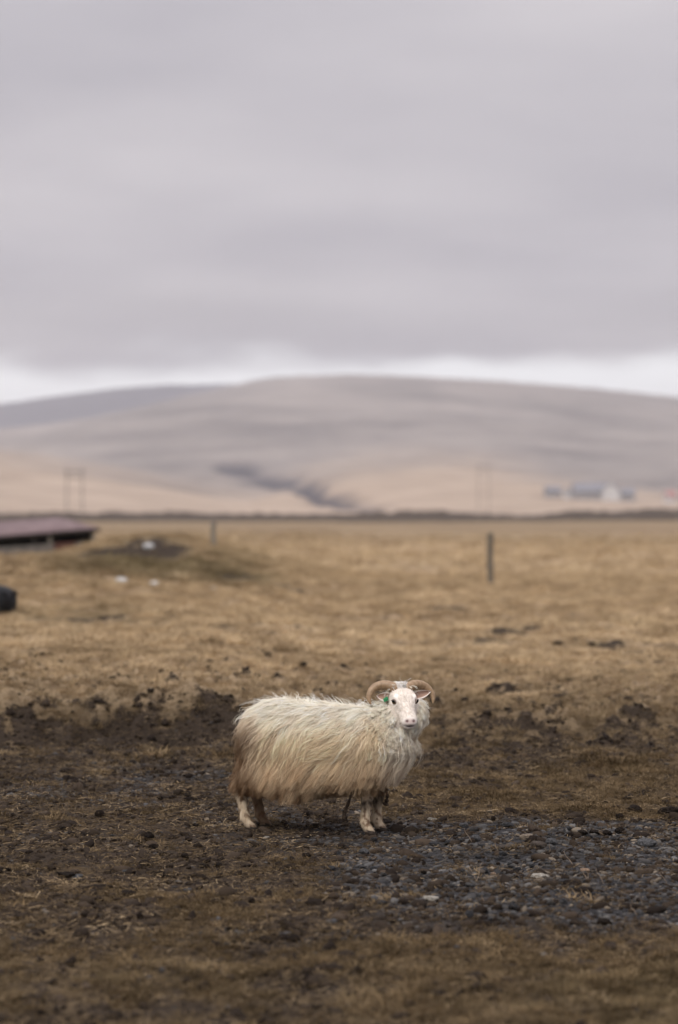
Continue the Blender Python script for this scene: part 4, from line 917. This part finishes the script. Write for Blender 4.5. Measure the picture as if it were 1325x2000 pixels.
# horns with growth rings
m, t, b = material("horn_keratin"); b.inputs['Roughness'].default_value = .45; b.inputs['Specular IOR Level'].default_value = .4
at_ = nd(t, 'ShaderNodeAttribute', attribute_name='ring').outputs['Fac']; nn = noise_n(t, 60, 4, vec=nd(t, 'ShaderNodeTexCoord').outputs['Object'])
c = mixc(t, rng_map(t, nn, .3, .7), (.23, .145, .078), (.35, .24, .14)); c = mixc(t, mth(t, 'MULTIPLY', at_, .35), c, (.14, .085, .045)); t.links.new(c, b.inputs['Base Color'])
M_HORN = m
fhn, zz = np.array(fh[:]), np.array([0, 0, 1.])
for sg in (-1, 1):
    hp_ = [(.026, .004, .036), (.042, -.006, .052), (.074, -.024, .064), (.112, -.036, .064), (.148, -.038, .048), (.172, -.028, .020), (.180, -.014, -.008), (.174, .002, -.034)]
    pts = spline([HOn + HV * sg * a + fhn * b_ + zz * c_ for a, b_, c_ in hp_], 70); tt_ = np.linspace(0, 1, 70)
    rr = np.interp(tt_, [0, .15, .35, .55, .75, .9, 1], [.028, .0290, .0270, .0230, .017, .010, .0025]); rings_ = np.abs(np.sin(tt_ * 34)) ** 6 * (1 - tt_ * .6)
    rr = rr * (1 - .04 * rings_ + .015 * np.sin(tt_ * 150)); v_, q_, t_2 = tube(pts, rr, 16)
    ra = np.concatenate([np.repeat(rings_, 16), [0, 0]]); link("horn", mesh_np("horn", v_, q_, t_2, attrs={'ring': ra}), M_HORN, sheep)
# eyes
M_EYE = simple("eye_amber_grey", (.12, .085, .045), (.20, .15, .09), 60, .12); M_PUP = simple("pupil_black", (.004, .004, .004), (.006, .006, .006), 5, .05)
for sg in (-1, 1):
    c_ = head_pt(.069, sg * .0600, .0155); V_, T_ = ico(3); e = link("eye", mesh_np("eye", V_ * .0135 + c_, None, T_), M_EYE, sheep)
    od = unit(HV * sg * .62 + HU * .60 + HW * .5); V2 = V_ * np.array([.0066, .0066, .0066]); sideax = unit(np.cross(od, HW)); upax = np.cross(sideax, od)
    V2 = (V_[:, :1] * sideax * .0100 + V_[:, 1:2] * upax * .0062 + V_[:, 2:] * od * .003) + c_ + od * .0122
    link("pupil", mesh_np("pupil", V2, None, T_), M_PUP, e)
    # lids
    lid = spline([c_ + od * .0085 - sideax * .0145, c_ + od * .0118 - sideax * .007 + upax * .0092, c_ + od * .0122 + upax * .0108, c_ + od * .0118 + sideax * .007 + upax * .0088, c_ + od * .0085 + sideax * .0145], 14)
    v_, q_, t_2 = tube(lid, np.full(14, .0032), 6); link("eyelid", mesh_np("eyelid", v_, q_, t_2, attrs={'Col': np.tile([.30, .24, .215], (len(v_), 1))}), M_SKIN, sheep)
# ears: cupped leaves, pale outside and pink brown inside
EAR = {}
for sg in (-1, 1):
    b0 = HOn + HV * sg * .055 + fhn * -.008 + zz * .004; tip = HOn + HV * sg * (.166 if sg > 0 else .135) + fhn * (-.005 if sg > 0 else -.03) + zz * (.043 if sg > 0 else .022)
    ax = unit(tip - b0); Lr = np.linalg.norm(tip - b0); up_ = unit(zz - ax * ax.dot(zz)); fw_ = np.cross(up_, ax) * (1 if np.dot(np.cross(up_, ax), fhn) > 0 else -1)
    V_ = []; cols = []; nu, nv = 16, 11
    for layer in (0, 1):
        for i in range(nu):
            s_ = i / (nu - 1); hw2 = .026 * (math.sin(math.pi * min(1, s_ * .92 + .10)) ** .7) * (1 - .25 * s_) + .002
            for j in range(nv):
                q_ = j / (nv - 1) * 2 - 1
                p_ = b0 + ax * Lr * s_ + up_ * hw2 * q_ + fw_ * (.014 * (q_ * q_ - .5) * (1 - .4 * s_)) - fw_ * .006 * s_ - (fw_ * .0045 * (1 - q_ * q_) * (1 - s_) if layer else 0) - zz * .012 * math.sin(s_ * 1.5)
                V_.append(p_); inner = layer == 0 and abs(q_) < .72 and s_ < .9
                cols.append((.40, .26, .20) if inner else (.80, .72, .66))
    Q_ = []
    for layer in (0, 1):
        o_ = layer * nu * nv
        for i in range(nu - 1):
            for j in range(nv - 1): Q_.append((o_ + i * nv + j, o_ + i * nv + j + 1, o_ + (i + 1) * nv + j + 1, o_ + (i + 1) * nv + j))
    for i in range(nu - 1):
        for j in (0, nv - 1): Q_.append((i * nv + j, (i + 1) * nv + j, nu * nv + (i + 1) * nv + j, nu * nv + i * nv + j))
    EAR[sg] = link("ear", mesh_np("ear", V_, Q_, attrs={'Col': np.array(cols)}), M_SKIN, sheep)
M_TAG = simple("green_tag_plastic", (.03, .26, .10), (.10, .38, .19), 20, .4)
tc_ = HOn + HV * -.094 + fhn * .018 + zz * -.008
rotm = Matrix((Vector(HV), Vector(fhn), Vector((0, 0, 1)))).transposed() @ Matrix.Rotation(R(-18), 3, 'Y')
bm = bmesh.new(); box(bm, Vector(tc_), (.028, .004, .020), rotm, .0015); tg_ = link("ear_tag", from_bm("ear_tag", bm), M_TAG, sheep); tg_['label'] = 'green plastic ear tag'
bm = bmesh.new(); r_ = bmesh.ops.create_cone(bm, segments=14, radius1=.008, radius2=.006, depth=.008, cap_ends=True); bmesh.ops.transform(bm, matrix=Matrix.Translation(Vector(tc_) + Vector(fh) * .004 + Vector((0, 0, .008))) @ (rotm @ Matrix.Rotation(R(90), 3, 'X')).to_4x4(), verts=r_['verts']); link("button", from_bm("button", bm), M_TAG, tg_)
# hooves: two claws each
M_HOOF = simple("dark_hoof_horn", (.02, .016, .013), (.05, .038, .03), 40, .6)
for nm, (fx, fy) in FEET.items():
    bm = bmesh.new(); x0 = fx + (.012 if nm.startswith('hind') else .020)
    for sg in (-1, 1):
        lo_, hi_ = [], []
        for a in np.linspace(0, 2 * np.pi, 12, endpoint=False):
            ex = math.cos(a); lo_.append(bm.verts.new((x0 + .010 + .040 * ex * (1 if ex > 0 else .8), fy + sg * (.0165 + .002 * ex) + .0145 * math.sin(a) * (1 - .35 * max(0, ex)), -.004)))
            hi_.append(bm.verts.new((x0 + .001 + .028 * ex, fy + sg * .014 + .0145 * math.sin(a), .027 - .007 * ex)))
        for i in range(12): j = (i + 1) % 12; bm.faces.new((lo_[i], lo_[j], hi_[j], hi_[i]))
        bm.faces.new(hi_); bm.faces.new(lo_[::-1])
    link("hoof", from_bm("hoof", bm, True), M_HOOF, sheep)
# matted locks clotted with mud, hanging from belly and knee
M_MAT = simple("mud_clotted_wool", (.03, .022, .016), (.075, .055, .04), 60, .95, .01)
for pts, r0 in (([(.255, -.10, .24), (.235, -.105, .18), (.215, -.105, .13), (.205, -.10, .10), (.225, -.10, .075)], .011), ([(.405, .06, .24), (.41, .05, .195), (.405, .05, .165), (.395, .05, .145)], .012), ([(.22, -.1, .15), (.21, -.105, .12), (.213, -.1, .085)], .010)):
    pp = spline(pts, 14); rr = r0 * (1 + .35 * np.sin(np.arange(14) * 1.9)) * np.interp(np.linspace(0, 1, 14), [0, .6, .85, 1], [.6, .9, 1.3, .4]); v_, q_, t_2 = tube(pp, rr, 8); link("matted_lock", mesh_np("matted_lock", v_, q_, t_2), M_MAT, sheep)
#SHEEP_END

# ------------------------------------------------------------------ the air between here and the hills
hb_ = bmesh.new(); box(hb_, (0, 4000, 215), (25000, 25000, 450)); hz = link("haze", from_bm("haze", hb_)); tag(hz, 'pale haze in front of the far hills', 'haze', kind='stuff')
m = bpy.data.materials.new("haze_air"); m.use_nodes = True; t = m.node_tree; t.nodes.clear(); out = t.nodes.new('ShaderNodeOutputMaterial')
pv = nd(t, 'ShaderNodeVolumePrincipled', {'Color': (.93, .93, .97, 1), 'Density': .00010, 'Anisotropy': .2}); t.links.new(pv.outputs[0], out.inputs['Volume']); hz.data.materials.append(m)
